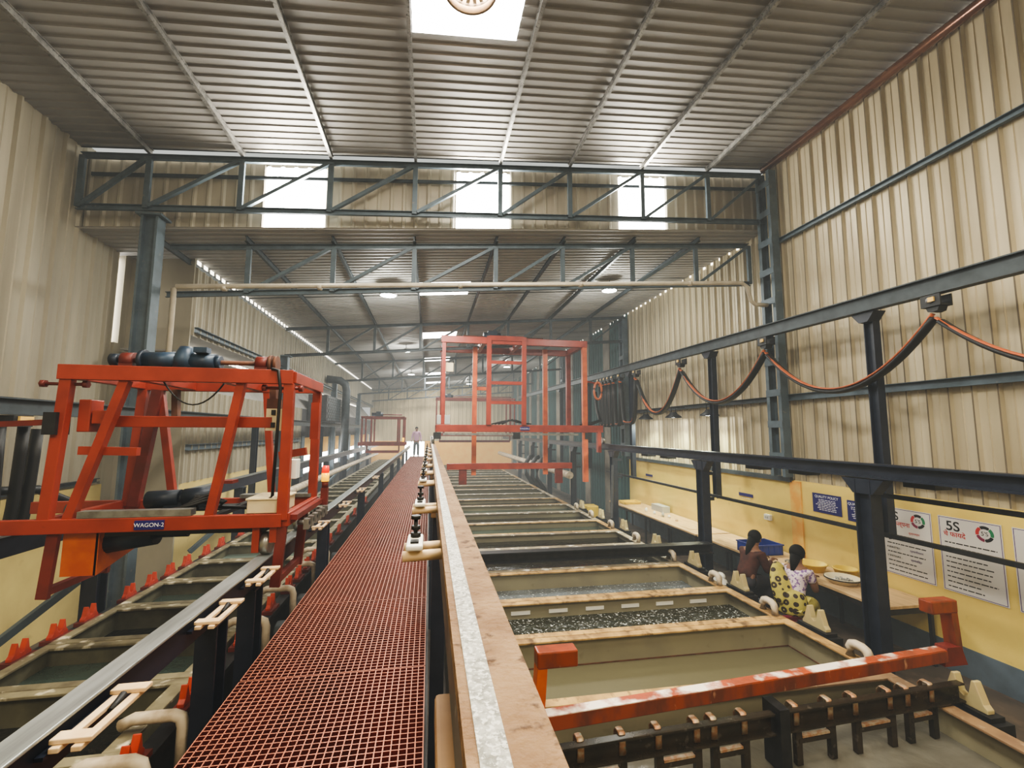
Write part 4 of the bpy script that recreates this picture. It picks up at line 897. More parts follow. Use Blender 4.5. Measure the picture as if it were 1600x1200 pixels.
tall_wagon(12.5, 14.1, .17, 4.50, 2.87, 5.34, 'tall red gantry wagon with ladder straddling the right tank line')
def small_wagon(y, x0, x1, z0, z1, yr, label, m='red_d'):
    t = thing('transfer_wagon', label, 'wagon', ((x0 + x1) / 2, y, z0))
    for yy in (y, yr):
        MB().bar((x0, yy, z0), (x1, yy, z0), .09, .16).build('lower_beam', M[m], t); MB().bar((x0 + .1, yy, z1), (x1 - .05, yy, z1), .07, .11).build('top_beam', M[m], t)
        for x in (x0 + .15, x0 + .55, x1 - .35, x1 - .1): MB().bar((x, yy, z0), (x, yy, z1), .07, .07, (0, 1, 0)).build('post', M[m], t)
    for x in (x0 + .1, x1 - .1): MB().bar((x, y, z0), (x, yr, z0), .08, .12).build('end_beam', M[m], t)
    MB().tube((x0 + .5, y + .4, z1 + .14), (x0 + 1.0, y + .4, z1 + .14), .09, 12).box(x0 + .7, x0 + .9, y + .3, y + .5, z1 + .04, z1 + .28).build('motor', M['motor_d'], t)
    MB().tube((x0 + 1.0, y + .4, z1 + .14), (x1 - .2, y + .4, z1 + .14), .025, 8).build('shaft', M[m], t)
    MB().bar((x0 + .3, y + .3, z0 - .35), (x1 - .3, y + .3, z0 - .35), .08, .12).build('lift_beam', M[m], t)
    for x in (x0 + .35, x1 - .3): MB().bar((x, y + .3, z0 - .35), (x, y + .3, z0), .06, .06, (0, 1, 0)).build('lifting_arm', M[m], t)
    return t
w = small_wagon(21., -3.1, -1.05, 2.2, 3.38, 22.2, 'distant dark red wagon on the left line, left of the standing man')
MB().tube((-1.15, 20.95, 2.3), (-1.15, 20.95, 2.48), .05, 12).build('beacon', M['beacon_y'], w, label='lit yellow beacon')
w = small_wagon(24., .2, 4.6, 2.6, 4.5, 25.2, 'farthest dark red wagon, seen behind the tall red wagon')

# ------------------------------------------------------------------ workbench and what is on it
def bench(y0, y1, label, xb=6.13):
    t = thing('workbench', label, 'table', (5.75, (y0 + y1) / 2, 0))
    MB().box(5.36, xb, y0, y1, .70, .735).build('top', M['wood'], t, bevel=.004)
    MB().bar((5.40, y0 + .03, .665), (5.40, y1 - .03, .665), .05, .06).bar((xb - .06, y0 + .03, .665), (xb - .06, y1 - .03, .665), .05, .06).bar((5.40, y0 + .03, .665), (xb - .06, y0 + .03, .665), .05, .06).build('apron', M['black'], t)
    n = max(2, int((y1 - y0) / 1.1) + 1)
    for k in range(n):
        y = y0 + .04 + (y1 - y0 - .08) * k / (n - 1)
        for x in (5.40, xb - .06): MB().box(x - .02, x + .02, y - .02, y + .02, 0, .635).build('leg', M['black'], t)
bench(4.72, 8.55, 'plywood workbench on black legs, near one where the two women sit')
bench(8.6, 13.1, 'plywood workbench on black legs, far one with the yellow tray', 6.14)
def tub(x, y, r, h, m, name, label, cat, fill=True):
    t = thing(name, label, cat, (x, y, .735))
    MB().lathe((x, y, .736), [(0, 0), (r * .78, 0), (r, h), (r * 1.06, h), (r * 1.06, h + .012), (r * .97, h + .012), (r * .76, .012), (0, .012)], 28).build('bowl', M[m], t)
    return t
t = tub(5.66, 5.55, .20, .07, 'basket_w', 'basin', 'shallow cream basin with a dark rim on the near bench corner', 'basin')
MB().lathe((5.66, 5.55, .80), [(.205, 0), (.222, .0), (.222, .014), (.205, .014), (.205, 0)], 28).build('rim', M['ink'], t)
def scatter(x, y, r, z, n, label, name='zinc_parts'):
    b = MB()
    for k in range(n):
        a = random.random() * 2 * PI; q = r * math.sqrt(random.random()); c = (x + q * math.cos(a), y + q * math.sin(a), z + random.random() * .012)
        d = Vector((random.random() - .5, random.random() - .5, .2)).normalized() * .018
        b.tube(Vector(c) - d, Vector(c) + d, .008, 6)
    tag(b.build(name, M['steel'], org=(x, y, z)), label, 'metal parts', None, 'stuff')
scatter(5.66, 5.55, .11, .772, 60, 'small plated metal parts heaped in the shallow cream basin')
tub(5.72, 6.12, .19, .10, 'basket_y', 'basket', 'round yellow basket in front of the woman in the saree', 'basket')
tub(5.97, 5.80, .15, .10, 'basket_y', 'basket', 'round yellow basket against the yellow wall', 'basket')
scatter(5.72, 6.45, .13, .758, 70, 'loose heap of plated metal parts on the near bench')
def crate(x, y, sx, sy, h, m, label):
    t = thing('crate', label, 'crate', (x, y, .735))
    w = .012
    MB().box(x - sx, x + sx, y - sy, y - sy + w, .74, .74 + h).box(x - sx, x + sx, y + sy - w, y + sy, .74, .74 + h).box(x - sx, x - sx + w, y - sy, y + sy, .74, .74 + h).box(x + sx - w, x + sx, y - sy, y + sy, .74, .74 + h).box(x - sx, x + sx, y - sy, y + sy, .736, .75).build('body', M[m], t)
    MB().box(x - sx - .014, x + sx + .014, y - sy - .014, y - sy, .72 + h, .74 + h).box(x - sx - .014, x + sx + .014, y + sy, y + sy + .014, .72 + h, .74 + h).box(x - sx - .014, x - sx, y - sy, y + sy, .72 + h, .74 + h).box(x + sx, x + sx + .014, y - sy, y + sy, .72 + h, .74 + h).build('rim', M[m], t)
    b = MB()
    for k in range(5): xx = x - sx + .05 + k * (2 * sx - .1) / 4; b.box(xx - .008, xx + .008, y - sy - .01, y - sy, .75, .72 + h)
    b.build('ribs', M[m], t)
crate(5.66, 7.15, .27, .22, .17, 'crate', 'blue plastic crate on the bench in front of the seated woman in maroon')
crate(5.75, 12.5, .25, .18, .07, 'basket_y', 'yellow plastic tray on the far end of the bench')
for i, (x, y, h, mm, lab) in enumerate(((5.6, 11.2, .10, 'white', 'white bottle beside the yellow tray on the far bench'), (5.62, 10.8, .08, 'white', 'short white pot on the far bench'), (5.66, 10.45, .11, 'grey_box', 'grey bottle on the far bench'), (5.74, 10.3, .07, 'white', 'low white cup next to the grey bottle'), (5.7, 9.9, .06, 'nylon', 'small cream cup on the far bench'))):
    tag(MB().lathe((x, y, .736), [(0, 0), (.035, 0), (.035, h * .7), (.015, h * .85), (.015, h), (0, h)], 12).build('bottle', M[mm], org=(x, y, .736)), lab, 'bottle')
tag(MB().box(5.9, 6.1, 10.9, 11.5, .736, .89).build('carton', M['grey_box'], org=(6, 11.2, .736)), 'grey carton standing against the yellow wall on the far bench', 'box')
tag(MB().box(5.5, 5.9, 9.0, 9.5, .736, .742).build('paper_sheet', M['wood'], org=(5.7, 9.2, .736), bevel=.001), 'flat sheet of brown card lying on the far bench', 'card')
# signs, switch and posters on the right wall
WX = XR - .052
t = thing('wall_sign', 'larger blue QUALITY POLICY board on the yellow wall, left one', 'sign', (WX, 6.3, 1.53))
def wsign(y0, y1, z0, z1, label, head, lines, name='policy_sign'):
    t = thing(name, label, 'sign', (WX, (y0 + y1) / 2, z0))
    MB().box(WX - .008, WX - .001, y0, y1, z0, z1).build('board', M['sign_b'], t)
    if head: text(head, M['ink_w'], t, (WX - .0095, (y0 + y1) / 2, z1 - .05), .055, PI / 2, 0, -PI / 2)
    b = MB(); zz = z1 - .095
    for k in range(lines):
        w = (y1 - y0) * (.40 - .05 * random.random() * 2); ym = (y0 + y1) / 2; y = ym - w
        while y < ym + w - .02:
            q = min(.025 + random.random() * .05, ym + w - y); b.box(WX - .0092, WX - .0082, y, y + q, zz - .006, zz + .004); y += q + .012
        zz -= (z1 - z0 - .12) / max(lines, 1)
    if lines: b.build('text_lines', M['ink_w'], t)
bpy.data.objects.remove(t); USED.clear() if False else None
wsign(5.98, 6.5, 1.53, 1.83, 'blue QUALITY POLICY board on the yellow wall left of the navy post', 'QUALITY POLICY', 7)
wsign(5.42, 5.88, 1.50, 1.80, 'blue board half hidden behind the navy post on the yellow wall', 'QUALITY POLICY', 7)
wsign(7.9, 8.3, 1.54, 1.60, 'small blue name strip on the yellow wall beyond the orange stripe', '', 1)
wsign(11.9, 12.3, 1.54, 1.60, 'small blue name strip at the far end of the yellow wall', '', 1)
t = thing('switch_box', 'white electric switch box on the yellow wall beside the orange stripe', 'switch', (WX, 7.5, 1.2))
MB().box(WX - .05, WX - .001, 7.42, 7.58, 1.2, 1.30).build('body', M['white'], t, bevel=.006); MB().box(WX - .056, WX - .0505, 7.47, 7.5, 1.23, 1.27).box(WX - .056, WX - .0505, 7.52, 7.55, 1.23, 1.27).build('toggle', M['grey_box'], t)
def poster(y0, y1, z0, z1, label, sub, heads):
    t = thing('poster', label, 'poster', (WX, (y0 + y1) / 2, z0))
    MB().box(WX - .006, WX - .001, y0, y1, z0, z1).build('sheet', M['paper'], t)
    e = .008; X0, X1 = WX - .0072, WX - .0062
    MB().box(X0, X1, y0 + .01, y1 - .01, z1 - .016, z1 - .010).box(X0, X1, y0 + .01, y1 - .01, z0 + .01, z0 + .016).box(X0, X1, y0 + .01, y0 + .016, z0 + .01, z1 - .01).box(X0, X1, y1 - .016, y1 - .01, z0 + .01, z1 - .01).build('border', M['ink_v'], t)
    if sub is None: return t
    rot = (PI / 2, 0, -PI / 2); yc = (y0 + y1) / 2
    text('5S', M['ink'], t, (WX - .0075, y1 - .155, z1 - .11), .155, *rot, name='heading', bold=.002)
    text(sub, M['ink_r'], t, (WX - .0075, y1 - .165, z1 - .205), .075, *rot, name='subheading', bold=.001)
    cy, cz, R = y0 + .16, z1 - .13, .088                     # ring of five coloured arrows
    for k, mm in enumerate(('ink', 'ink_g', 'ink', 'ink_m', 'ink_r')):
        b = MB(); a0 = PI / 2 + .55 - k * 2 * PI / 5; vs = []
        n = 8
        for j in range(n + 1):
            a = a0 - j / n * (2 * PI / 5 - .16); 
            for r in (R * .62, R): vs.append((WX - .0072, cy - r * math.cos(a), cz + r * math.sin(a)))
        a = a0 - (2 * PI / 5 - .02); vs.append((WX - .0072, cy - R * .81 * math.cos(a), cz + R * .81 * math.sin(a)))
        b.add(vs, [(2 * j, 2 * j + 1, 2 * j + 3, 2 * j + 2) for j in range(n)] + [(2 * n, 2 * n + 1, 2 * n + 2)]); b.build('ring_arrow', M[mm], t)
    text("5'S", M['ink'], t, (WX - .0075, cy, cz), .062, *rot, name='ring_text')
    zz = z1 - .30; b = MB()
    rows = 10
    for k in range(rows):
        if heads and k % 2 == 0 and k // 2 < len(heads):
            text(heads[k // 2][0], M['ink'], t, (WX - .0075, y1 - .045, zz), .034, *rot, name='item_heading', align='LEFT')
            if heads[k // 2][1]: text(heads[k // 2][1], M['ink_r'] if k == 0 else M['ink_v'], t, (WX - .0075, y1 - .045 - .30, zz), .034, *rot, name='item_heading', align='LEFT')
        else:
            y = y1 - .055; end = y0 + .05 + random.random() * .2
            while y > end:
                q = .02 + random.random() * .05; b.box(WX - .0072, WX - .0063, max(y - q, end), y, zz - .006, zz + .006); y -= q + .010
        zz -= (z1 - z0 - .36) / (rows - 1)
    b.build('text_lines', M['ink'], t)
    return t
poster(4.73, 5.36, .93, 1.80, 'white 5S poster behind the bracket, left of the other 5S poster', '5S - संकल्पना', [('2 SEITON -', 'सुव्यवस्था'), ('3 SEISO -', 'स्वच्छता'), ('4 SEIKETSU -', 'प्रमाणीकरण'), ('5 SHITSUKE -', 'स्वयंशिस्त')])
poster(4.02, 4.65, .93, 1.80, 'white 5S poster with coloured ring, fully visible on the yellow wall', 'चे फायदे', None)
poster(3.3, 3.93, .93, 1.80, 'white poster cut off by the right edge of the picture', None, None)
tag(MB().lathe((5.86, 3.44, 0), [(0, 0), (.2, 0), (.2, .8), (.19, .82), (0, .82)], 24).build('drum', M['crate'], org=(5.86, 3.44, 0)), 'blue plastic drum at the right edge of the picture', 'drum')

# ------------------------------------------------------------------ people
def skin_mesh(name, J, E, m, parent, sub=2):
    names = list(J); idx = {n: i for i, n in enumerate(names)}
    o0 = Vector(parent['_o'])
    me = bpy.data.meshes.new(name); me.from_pydata([tuple(Vector(J[n][:3]) - o0) for n in names], [(idx[a], idx[b]) for a, b in E], [])
    o = bpy.data.objects.new(name, me); COL.objects.link(o); o.parent = parent; o['_o'] = parent['_o']
    me.materials.append(m)
    sk = o.modifiers.new('skin', 'SKIN'); sk.use_smooth_shade = True
    if not me.skin_vertices: me.attributes.new('skin', 'FLOAT', 'POINT')
    for n, v in zip(names, me.skin_vertices[0].data):
        r = J[n][3]; v.radius = r if isinstance(r, tuple) else (r, r); v.use_root = (n == names[0])
    s = o.modifiers.new('sub', 'SUBSURF'); s.levels = sub; s.render_levels = sub
    return o
def hand(J, E, wrist, tag_, d, side, r=.009):
    """palm and five bent fingers from the wrist joint along d"""
    w = Vector(J[wrist][:3]); d = Vector(d).normalized(); s = Vector(side).normalized(); n = d.cross(s).normalized()
    pm = w + d * .055; J[tag_ + 'palm'] = (*pm, (.032, .018)); E.append((wrist, tag_ + 'palm'))
    for k, (off, ln) in enumerate(((-.028, .06), (-.010, .072), (.010, .068), (.027, .055))):
        a = pm + d * .035 + s * off; b = a + d * ln * .55 + n * .008; c = b + d * ln * .38 + n * .022
        for q, p, rr in (('a', a, r), ('b', b, r * .9), ('c', c, r * .75)): J['%sf%d%s' % (tag_, k, q)] = (*p, rr)
        E += [(tag_ + 'palm', '%sf%da' % (tag_, k)), ('%sf%da' % (tag_, k), '%sf%db' % (tag_, k)), ('%sf%db' % (tag_, k), '%sf%dc' % (tag_, k))]
    a = w + d * .03 - s * .04; b = a + d * .035 - s * .015
    J[tag_ + 'ta'] = (*a, r * 1.1); J[tag_ + 'tb'] = (*b, r * .85); E += [(tag_ + 'palm', tag_ + 'ta'), (tag_ + 'ta', tag_ + 'tb')]
def face(head, fwd, parent, sc=1.):
    """eyes, nose, mouth and ears as small bumps on the head centred at head, looking along fwd"""
    h = Vector(head); f = Vector(fwd).normalized(); r = f.cross(Vector((0, 0, 1))).normalized(); u = r.cross(f)
    b = MB()
    b.ball(h + f * .098 * sc - u * .022 * sc, (.016 * sc, .016 * sc, .026 * sc), 10, 6)
    for s in (-1, 1): b.ball(h + r * s * .078 * sc - u * .01 * sc, (.016 * sc, .02 * sc, .032 * sc), 8, 6)
    b.ball(h + f * .085 * sc - u * .062 * sc, (.026 * sc, .014 * sc, .009 * sc), 8, 5)
    b.build('facial_features', M['skin'], parent)
    e = MB()
    for s in (-1, 1): e.ball(h + f * .083 * sc + r * s * .032 * sc + u * .008 * sc, .011 * sc, 8, 6)
    e.build('eyes', M['ink'], parent)

def seated(bx, by, label, seat_z, face_dir, lean, top_m, skirt_m, wear):
    """person seated on a stool at (bx,by), facing face_dir (unit xy)"""
    t = thing('person', label, 'person', (bx, by, 0))
    f = Vector((face_dir[0], face_dir[1], 0)).normalized(); r = Vector((f.y, -f.x, 0)); B = Vector((bx, by, 0)); U = Vector((0, 0, 1))
    g = lambda fw, rt, z: tuple(B + f * fw + r * rt + U * z)
    J = {}; E = []
    sz = seat_z
    J['pelvis'] = (*g(0, 0, sz + .10), (.15, .12)); J['waist'] = (*g(.02 + lean * .3, 0, sz + .24), (.125, .10)); J['chest'] = (*g(.04 + lean * .7, 0, sz + .40), (.145, .105)); J['neckb'] = (*g(.04 + lean, 0, sz + .53), (.075, .065))
    J['neck'] = (*g(.055 + lean * 1.1, 0, sz + .59), .05); hd = g(.085 + lean * 1.2, 0, sz + .70); J['head'] = (*hd, (.078, .092)); J['crown'] = (*g(.075 + lean * 1.2, 0, sz + .76), .07)
    E += [('pelvis', 'waist'), ('waist', 'chest'), ('chest', 'neckb'), ('neckb', 'neck'), ('neck', 'head'), ('head', 'crown')]
    for s, n in ((-1, 'l'), (1, 'r')):
        J[n + 'sh'] = (*g(.04 + lean * .95, s * .165, sz + .49), .056); J[n + 'el'] = (*g(.10 + lean, s * .21, sz + .25), .042); J[n + 'wr'] = (*g(.36 + lean * .6, s * .10, sz + .385), .028)
        E += [('neckb', n + 'sh'), (n + 'sh', n + 'el'), (n + 'el', n + 'wr')]
        hand(J, E, n + 'wr', n, f + r * (-s * .2), r)
        J[n + 'hip'] = (*g(.04, s * .09, sz + .07), .095); J[n + 'kn'] = (*g(.34, s * .11, sz + .06), .062); J[n + 'an'] = (*g(.33, s * .10, .08), .04); J[n + 'toe'] = (*g(.47, s * .11, .035), (.04, .028))
        E += [('pelvis', n + 'hip'), (n + 'hip', n + 'kn'), (n + 'kn', n + 'an'), (n + 'an', n + 'toe')]
    skin_mesh('body', J, E, M['skin'], t)
    face(hd, f, t)
    # clothing: a fitted top, sleeves and a skirt that follow the body
    K = {}; F = []
    K['a'] = (*J['pelvis'][:3], (.175, .15)); K['b'] = (*J['waist'][:3], (.15, .122)); K['c'] = (*J['chest'][:3], (.168, .128)); K['d'] = (*g(.04 + lean, 0, sz + .50), (.10, .085))
    F += [('a', 'b'), ('b', 'c'), ('c', 'd')]
    for s, n in ((-1, 'l'), (1, 'r')):
        K[n + 's'] = (*J[n + 'sh'][:3], .075); p = Vector(J[n + 'sh'][:3]).lerp(Vector(J[n + 'el'][:3]), .55 if wear == 'saree' else 1.05); K[n + 'e'] = (*p, .058); F += [('d', n + 's'), (n + 's', n + 'e')]
        if wear != 'saree': q = Vector(J[n + 'el'][:3]).lerp(Vector(J[n + 'wr'][:3]), .9); K[n + 'w'] = (*q, .04); F.append((n + 'e', n + 'w'))
    skin_mesh('blouse', K, F, M[top_m], t)
    K = {'a': (*g(0, 0, sz + .12), (.185, .165)), 'b': (*g(.03, 0, sz + .05), (.19, .16))}; F = [('a', 'b')]
    for sd, n in ((-1, 'l'), (1, 'r')):
        K[n + 'h'] = (*g(.06, sd * .095, sz + .075), .13); K[n + 'k'] = (*g(.34, sd * .10, sz + .06), .105); K[n + 'm'] = (*g(.345, sd * .085, sz * .5), .115); K[n + 'n'] = (*g(.345, sd * .08, .13), .12)
        F += [('b', n + 'h'), (n + 'h', n + 'k'), (n + 'k', n + 'm'), (n + 'm', n + 'n')]
    skin_mesh('skirt', K, F, M[skirt_m], t)
    return t, g, J, hd, f, r
# woman in the saree, seated nearest
t, g, J, hd, f, r = seated(4.86, 5.58, 'woman in a yellow saree and floral blouse seated at the bench', .42, (.86, .35), .13, 'blouse', 'saree', 'saree')
b = MB(); b.ball(Vector(hd) + Vector((0, 0, .025)) - f * .02, (.098, .098, .105), 16, 10)
b.path([tuple(Vector(hd) - f * .07 + Vector((0, 0, -.02))), tuple(Vector(hd) - f * .12 + Vector((0, 0, -.10))), tuple(Vector(hd) - f * .17 + Vector((0, 0, -.20)))], [.07, .055, .025], 10)
b.build('hair', M['hair'], t)
K = {}
for k, (fw, rt, z, ra) in enumerate(((.22, -.10, .70, .05), (.17, -.16, .88, .075), (.04, -.17, .965, .085), (-.06, -.13, .87, .13), (-.09, -.08, .75, .16), (-.09, -.03, .63, .185), (-.07, .0, .52, .19))):
    K['p%d' % k] = (*g(fw, rt, z), (ra, ra * .5))
skin_mesh('saree_drape', K, [('p%d' % k, 'p%d' % (k + 1)) for k in range(6)], M['saree_print'], t)
K = {'a': (*g(-.01, 0, .72), (.165, .15)), 'b': (*g(-.02, 0, .58), (.215, .185)), 'c': (*g(-.01, 0, .45), (.225, .20)), 'd': (*g(.0, 0, .40), (.21, .19))}
skin_mesh('saree_wrap', K, [('a', 'b'), ('b', 'c'), ('c', 'd')], M['saree_print'], t)
s_ = thing('stool', 'pink plastic stool under the woman in the yellow saree', 'stool', (4.86, 5.58, 0))
MB().box(4.70, 5.02, 5.42, 5.74, .27, .295).build('seat', M['stool_red'], s_, bevel=.01)
for dx in (-.13, .13):
    for dy in (-.13, .13): MB().bar((4.86 + dx * 1.15, 5.58 + dy * 1.15, 0), (4.86 + dx, 5.58 + dy, .27), .05, .04, (0, 1, 0)).build('leg', M['stool_red'], s_)
# woman in maroon behind her
t, g, J, hd, f, r = seated(4.84, 6.48, 'woman in a maroon dress bending over the bench beside the blue crate', .44, (.9, .15), .15, 'brown_top', 'dark_cloth', 'dress')
b = MB(); b.ball(Vector(hd) + Vector((0, 0, .025)) - f * .02, (.10, .10, .105), 16, 10)
b.path([tuple(Vector(hd) - f * .06), tuple(Vector(hd) - f * .14 + Vector((0, 0, -.12))), tuple(Vector(hd) - f * .20 + Vector((0, 0, -.30)))], [.07, .05, .03], 10)
b.build('hair', M['hair'], t)
s_ = thing('stool', 'blue-grey stool under the woman in maroon', 'stool', (4.84, 6.48, 0))
MB().box(4.69, 4.99, 6.33, 6.63, .27, .295).build('seat', M['stool_grey'], s_, bevel=.01)
for dx in (-.12, .12):
    for dy in (-.12, .12): MB().bar((4.84 + dx * 1.15, 6.48 + dy * 1.15, 0), (4.84 + dx, 6.48 + dy, .27), .045, .04, (0, 1, 0)).build('leg', M['stool_grey'], s_)
for i, (x, y, z, lab) in enumerate(((4.72, 6.92, 0, 'white sack slumped on the floor behind the woman in maroon'),)):
    b = MB(); b.ball((x, y, .24), (.14, .17, .235), 14, 8); b.ball((x + .02, y, .46), (.06, .09, .06), 10, 6); tag(b.build('sack', M['white'], org=(x, y, 0)), lab, 'sack')
# man at the end of the walkway
px_, py_ = -.72, 26.6
t = thing('person', 'man in a pink shirt standing at the far end of the red walkway', 'person', (px_, py_, WZ))
g = lambda x, y, z: (px_ + x, py_ + y, WZ + z)
J = {'pelvis': (*g(0, 0, .90), (.14, .1)), 'waist': (*g(0, 0, 1.05), (.125, .09)), 'chest': (*g(0, -.01, 1.28), (.15, .1)), 'neckb': (*g(0, 0, 1.43), (.07, .06)), 'neck': (*g(0, -.01, 1.49), .05), 'head': (*g(0, -.03, 1.60), (.075, .092)), 'crown': (*g(0, -.02, 1.66), .07)}
E = [('pelvis', 'waist'), ('waist', 'chest'), ('chest', 'neckb'), ('neckb', 'neck'), ('neck', 'head'), ('head', 'crown')]
for s, n in ((-1, 'l'), (1, 'r')):
    J[n + 'sh'] = (*g(s * .17, 0, 1.40), .055); J[n + 'el'] = (*g(s * .24, .02, 1.13), .042); J[n + 'wr'] = (*g(s * .27, -.05, .90), .028)
    E += [('neckb', n + 'sh'), (n + 'sh', n + 'el'), (n + 'el', n + 'wr')]; hand(J, E, n + 'wr', n, (0, -.1, -1), (0, 1, 0))
    J[n + 'hip'] = (*g(s * .09, 0, .85), .09); J[n + 'kn'] = (*g(s * .10, -.03 * s, .48), .06); J[n + 'an'] = (*g(s * .11, .02 * s, .09), .04); J[n + 'toe'] = (*g(s * .13, -.13 + .02 * s, .03), (.04, .028))
    E += [('pelvis', n + 'hip'), (n + 'hip', n + 'kn'), (n + 'kn', n + 'an'), (n + 'an', n + 'toe')]
skin_mesh('body', J, E, M['skin'], t); face(g(0, -.03, 1.6), (0, -1, 0), t)
MB().ball(g(0, 0, 1.645), (.088, .098, .085), 14, 8).build('hair', M['hair'], t)
K = {'a': (*g(0, 0, .86), (.17, .125)), 'b': (*g(0, 0, 1.05), (.155, .112)), 'c': (*g(0, 0, 1.28), (.175, .122)), 'd': (*g(0, 0, 1.42), (.09, .08))}; F = [('a', 'b'), ('b', 'c'), ('c', 'd')]
for s, n in ((-1, 'l'), (1, 'r')):
    K[n + 's'] = (*J[n + 'sh'][:3], .072); K[n + 'e'] = (*J[n + 'el'][:3], .058); K[n + 'w'] = (*Vector(J[n + 'el'][:3]).lerp(Vector(J[n + 'wr'][:3]), .9), .042); F += [('d', n + 's'), (n + 's', n + 'e'), (n + 'e', n + 'w')]
skin_mesh('shirt', K, F, M['pink_shirt'], t)
K = {'a': (*g(0, 0, .93), (.15, .11)), 'p': (*g(0, 0, .86), (.155, .115))}; F = [('a', 'p')]
for s, n in ((-1, 'l'), (1, 'r')):
    K[n + 'h'] = (*g(s * .09, 0, .80), .105); K[n + 'k'] = (*J[n + 'kn'][:3], .078); K[n + 'n'] = (*Vector(J[n + 'an'][:3]), .062); F += [('p', n + 'h'), (n + 'h', n + 'k'), (n + 'k', n + 'n')]
skin_mesh('trousers', K, F, M['trousers'], t)

# ------------------------------------------------------------------ background pieces
t = thing('flue_housing', 'sooty dark brick housing high at the far left wall', 'housing', (-3.75, 18, 3.1))
b = MB().box(-4.05, -3.45, 16.2, 19.8, 3.12, 4.0); b.build('block', M['brick'], t)
b = MB()
for k in range(9):
    z = 3.14 + k * .095
    for j in range(11): y = 16.3 + j * .32 + (k % 2) * .16; b.box(-3.45, -3.435, y, min(y + .29, 19.78), z, z + .08)
b.build('brick_courses', M['steel_d'], t)
tag(MB().path([(-3.25, 18.6, 2.0), (-3.25, 18.6, 4.35), (-3.3, 18.6, 4.6), (-3.5, 18.6, 4.75), (-4.0, 18.6, 4.8)], .15, 14).build('fume_duct', M['steel_d'], org=(-3.25, 18.6, 2)), 'grey round fume duct rising at the far left wall', 'duct')
for i, y in enumerate((17.2, 18.2, 19.3)):
    b = MB(); b.path([(4.5, y, .1), (4.42, y, .55), (4.12 + .02 * i, y, .95), (4.12, y, 1.4), (4.3, y, 1.7), (4.46, y, 1.75)], .09, 10)
    tag(b.build('suction_hose', M['cable_k'], org=(4.3, y, .2)), 'thick curved black hose beyond the tall red wagon, %s of three' % ['nearest', 'middle', 'farthest'][i], 'hose', 'curved hoses beyond the tall wagon')
tag(MB().tube((4.62, 14.6, 1.35), (4.62, 30, 1.35), .12, 14).build('header_pipe', M['pvc'], org=(4.62, 14.6, 1.35)), 'pale horizontal header pipe along the far right tanks', 'pipe')
tag(MB().tube((-2.92, 9.5, 1.5), (-2.92, 27, 1.5), .08, 14).build('header_pipe', M['pvc'], org=(-2.98, 9.5, 1.5)), 'pale horizontal header pipe along the far left tanks', 'pipe')
tag(MB().box(4.6, 4.95, 12.9, 13.3, 0, .62).build('yellow_bin', M['basket_y'], org=(4.75, 13.1, 0), bevel=.02), 'yellow bin standing beside the far post of the bench-side rail', 'bin')
tag(MB().bar((4.60, 11.1, .6), (4.86, 11.6, 1.9), .06, .06).build('prop', M['black'], org=(4.8, 11.4, .6)), 'slanting black prop leaning on the bench-side rail post', 'prop')
tag(MB().bar((XL + .12, 8.34, 4.10), (-3.9, 8.34, 4.10), .22, .03).build('ledge_plate', M['roof_rear'], org=(-4.5, 8.35, 4.1)), 'grey sheet ledge behind the stout left column', 'ledge')

# ------------------------------------------------------------------ light
def area(name, loc, sx, sy, e, c, rot=(0, 0, 0)):
    l = bpy.data.lights.new(name, 'AREA'); l.shape = 'RECTANGLE'; l.size = sx; l.size_y = sy; l.energy = e; l.color = c
    o = bpy.data.objects.new(name, l); COL.objects.link(o); o.location = loc; o.rotation_euler = rot; return o
area('skylight_key', (.3, 3.2, ZF(.3) - .08), 1.1, 3.0, 230, (1, .92, .76))
for x0, x1, y0, y1 in RSK: area('rear_skylight', ((x0 + x1) / 2, (y0 + y1) / 2, ZR(.3) - .08), 1.1, .9, 190, (1, .95, .85))
for x0, x1 in WIN: area('clerestory_light', ((x0 + x1) / 2, YC - .12, ZF(x0) - .5), .9, .85, 80, (1, .93, .78), (PI / 2, 0, PI))
area('near_bay_fill', (-2.6, -1.2, 6.4), 2.5, 2.5, 190, (1, .87, .64)); area('near_bay_fill', (3.6, -1.2, 6.9), 2.5, 2.5, 260, (1, .87, .64))  # unseen fill lamps behind the camera, added to brighten the near bay

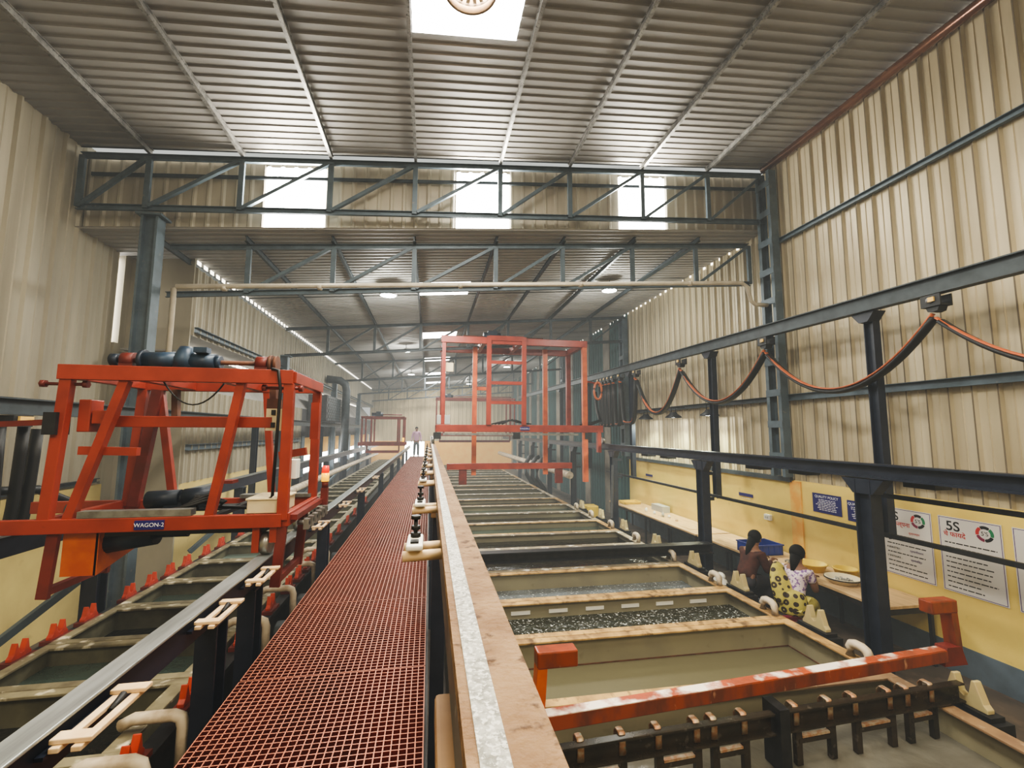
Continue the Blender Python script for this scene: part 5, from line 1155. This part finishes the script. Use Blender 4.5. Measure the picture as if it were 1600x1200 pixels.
W_ = bpy.data.worlds.new('hall_air'); SC.world = W_; W_.use_nodes = True
n = W_.node_tree.nodes; l = W_.node_tree.links
n['Background'].inputs['Color'].default_value = (.9, .88, .82, 1); n['Background'].inputs['Strength'].default_value = .3
HZ = .011
va = n.new('ShaderNodeVolumeAbsorption'); va.inputs['Density'].default_value = HZ; va.inputs['Color'].default_value = (0, 0, 0, 1)
ve = n.new('ShaderNodeEmission'); ve.inputs['Color'].default_value = (.42, .43, .405, 1); ve.inputs['Strength'].default_value = HZ  # haze veil: evenly glowing air stands in for scattered light
ad = n.new('ShaderNodeAddShader'); l.new(va.outputs[0], ad.inputs[0]); l.new(ve.outputs[0], ad.inputs[1]); l.new(ad.outputs[0], n['World Output'].inputs['Volume'])

# ------------------------------------------------------------------ camera
cd = bpy.data.cameras.new('camera'); co = bpy.data.objects.new('camera', cd); COL.objects.link(co)
F = 705.
d = Vector((-129, 73, F)).normalized(); zz = Vector((31, -6821, F)).normalized(); zz = (zz - d * zz.dot(d)).normalized(); xx = d.cross(zz)
if xx.x < 0: xx = -xx
R = Matrix(((xx.x, d.x, zz.x), (xx.y, d.y, zz.y), (xx.z, d.z, zz.z)))     # camera <- world (x right, y down, z forward)
right, down, fwd = Vector(R[0]), Vector(R[1]), Vector(R[2])
m4 = Matrix.Identity(4)
for i in range(3): m4[i][0] = right[i]; m4[i][1] = -down[i]; m4[i][2] = -fwd[i]
m4.translation = (0, 0, CAMZ); co.matrix_world = m4
cd.sensor_width = 36; cd.lens = 36 * F / 1600; cd.clip_start = .02
SC.camera = co
try:
    SC.cycles.max_bounces = 5; SC.cycles.diffuse_bounces = 3; SC.cycles.glossy_bounces = 3; SC.cycles.sample_clamp_indirect = 6.
except Exception: pass
SC.view_settings.view_transform = 'AgX'
SC.view_settings.look = 'AgX - High Contrast'
SC.view_settings.exposure = .33
dg = bpy.context.evaluated_depsgraph_get()
for o in [o for o in bpy.data.objects if o.type == 'FONT']:
    me = bpy.data.meshes.new_from_object(o.evaluated_get(dg)); n_ = o.name; p_ = o.parent; mw = o.matrix_basis.copy(); mm = o.data.materials[0]
    bpy.data.objects.remove(o); q = bpy.data.objects.new(n_, me); COL.objects.link(q); q.parent = p_; q.matrix_basis = mw
    if not me.materials: me.materials.append(mm)
for o in bpy.data.objects:
    if '_o' in o: del o['_o']
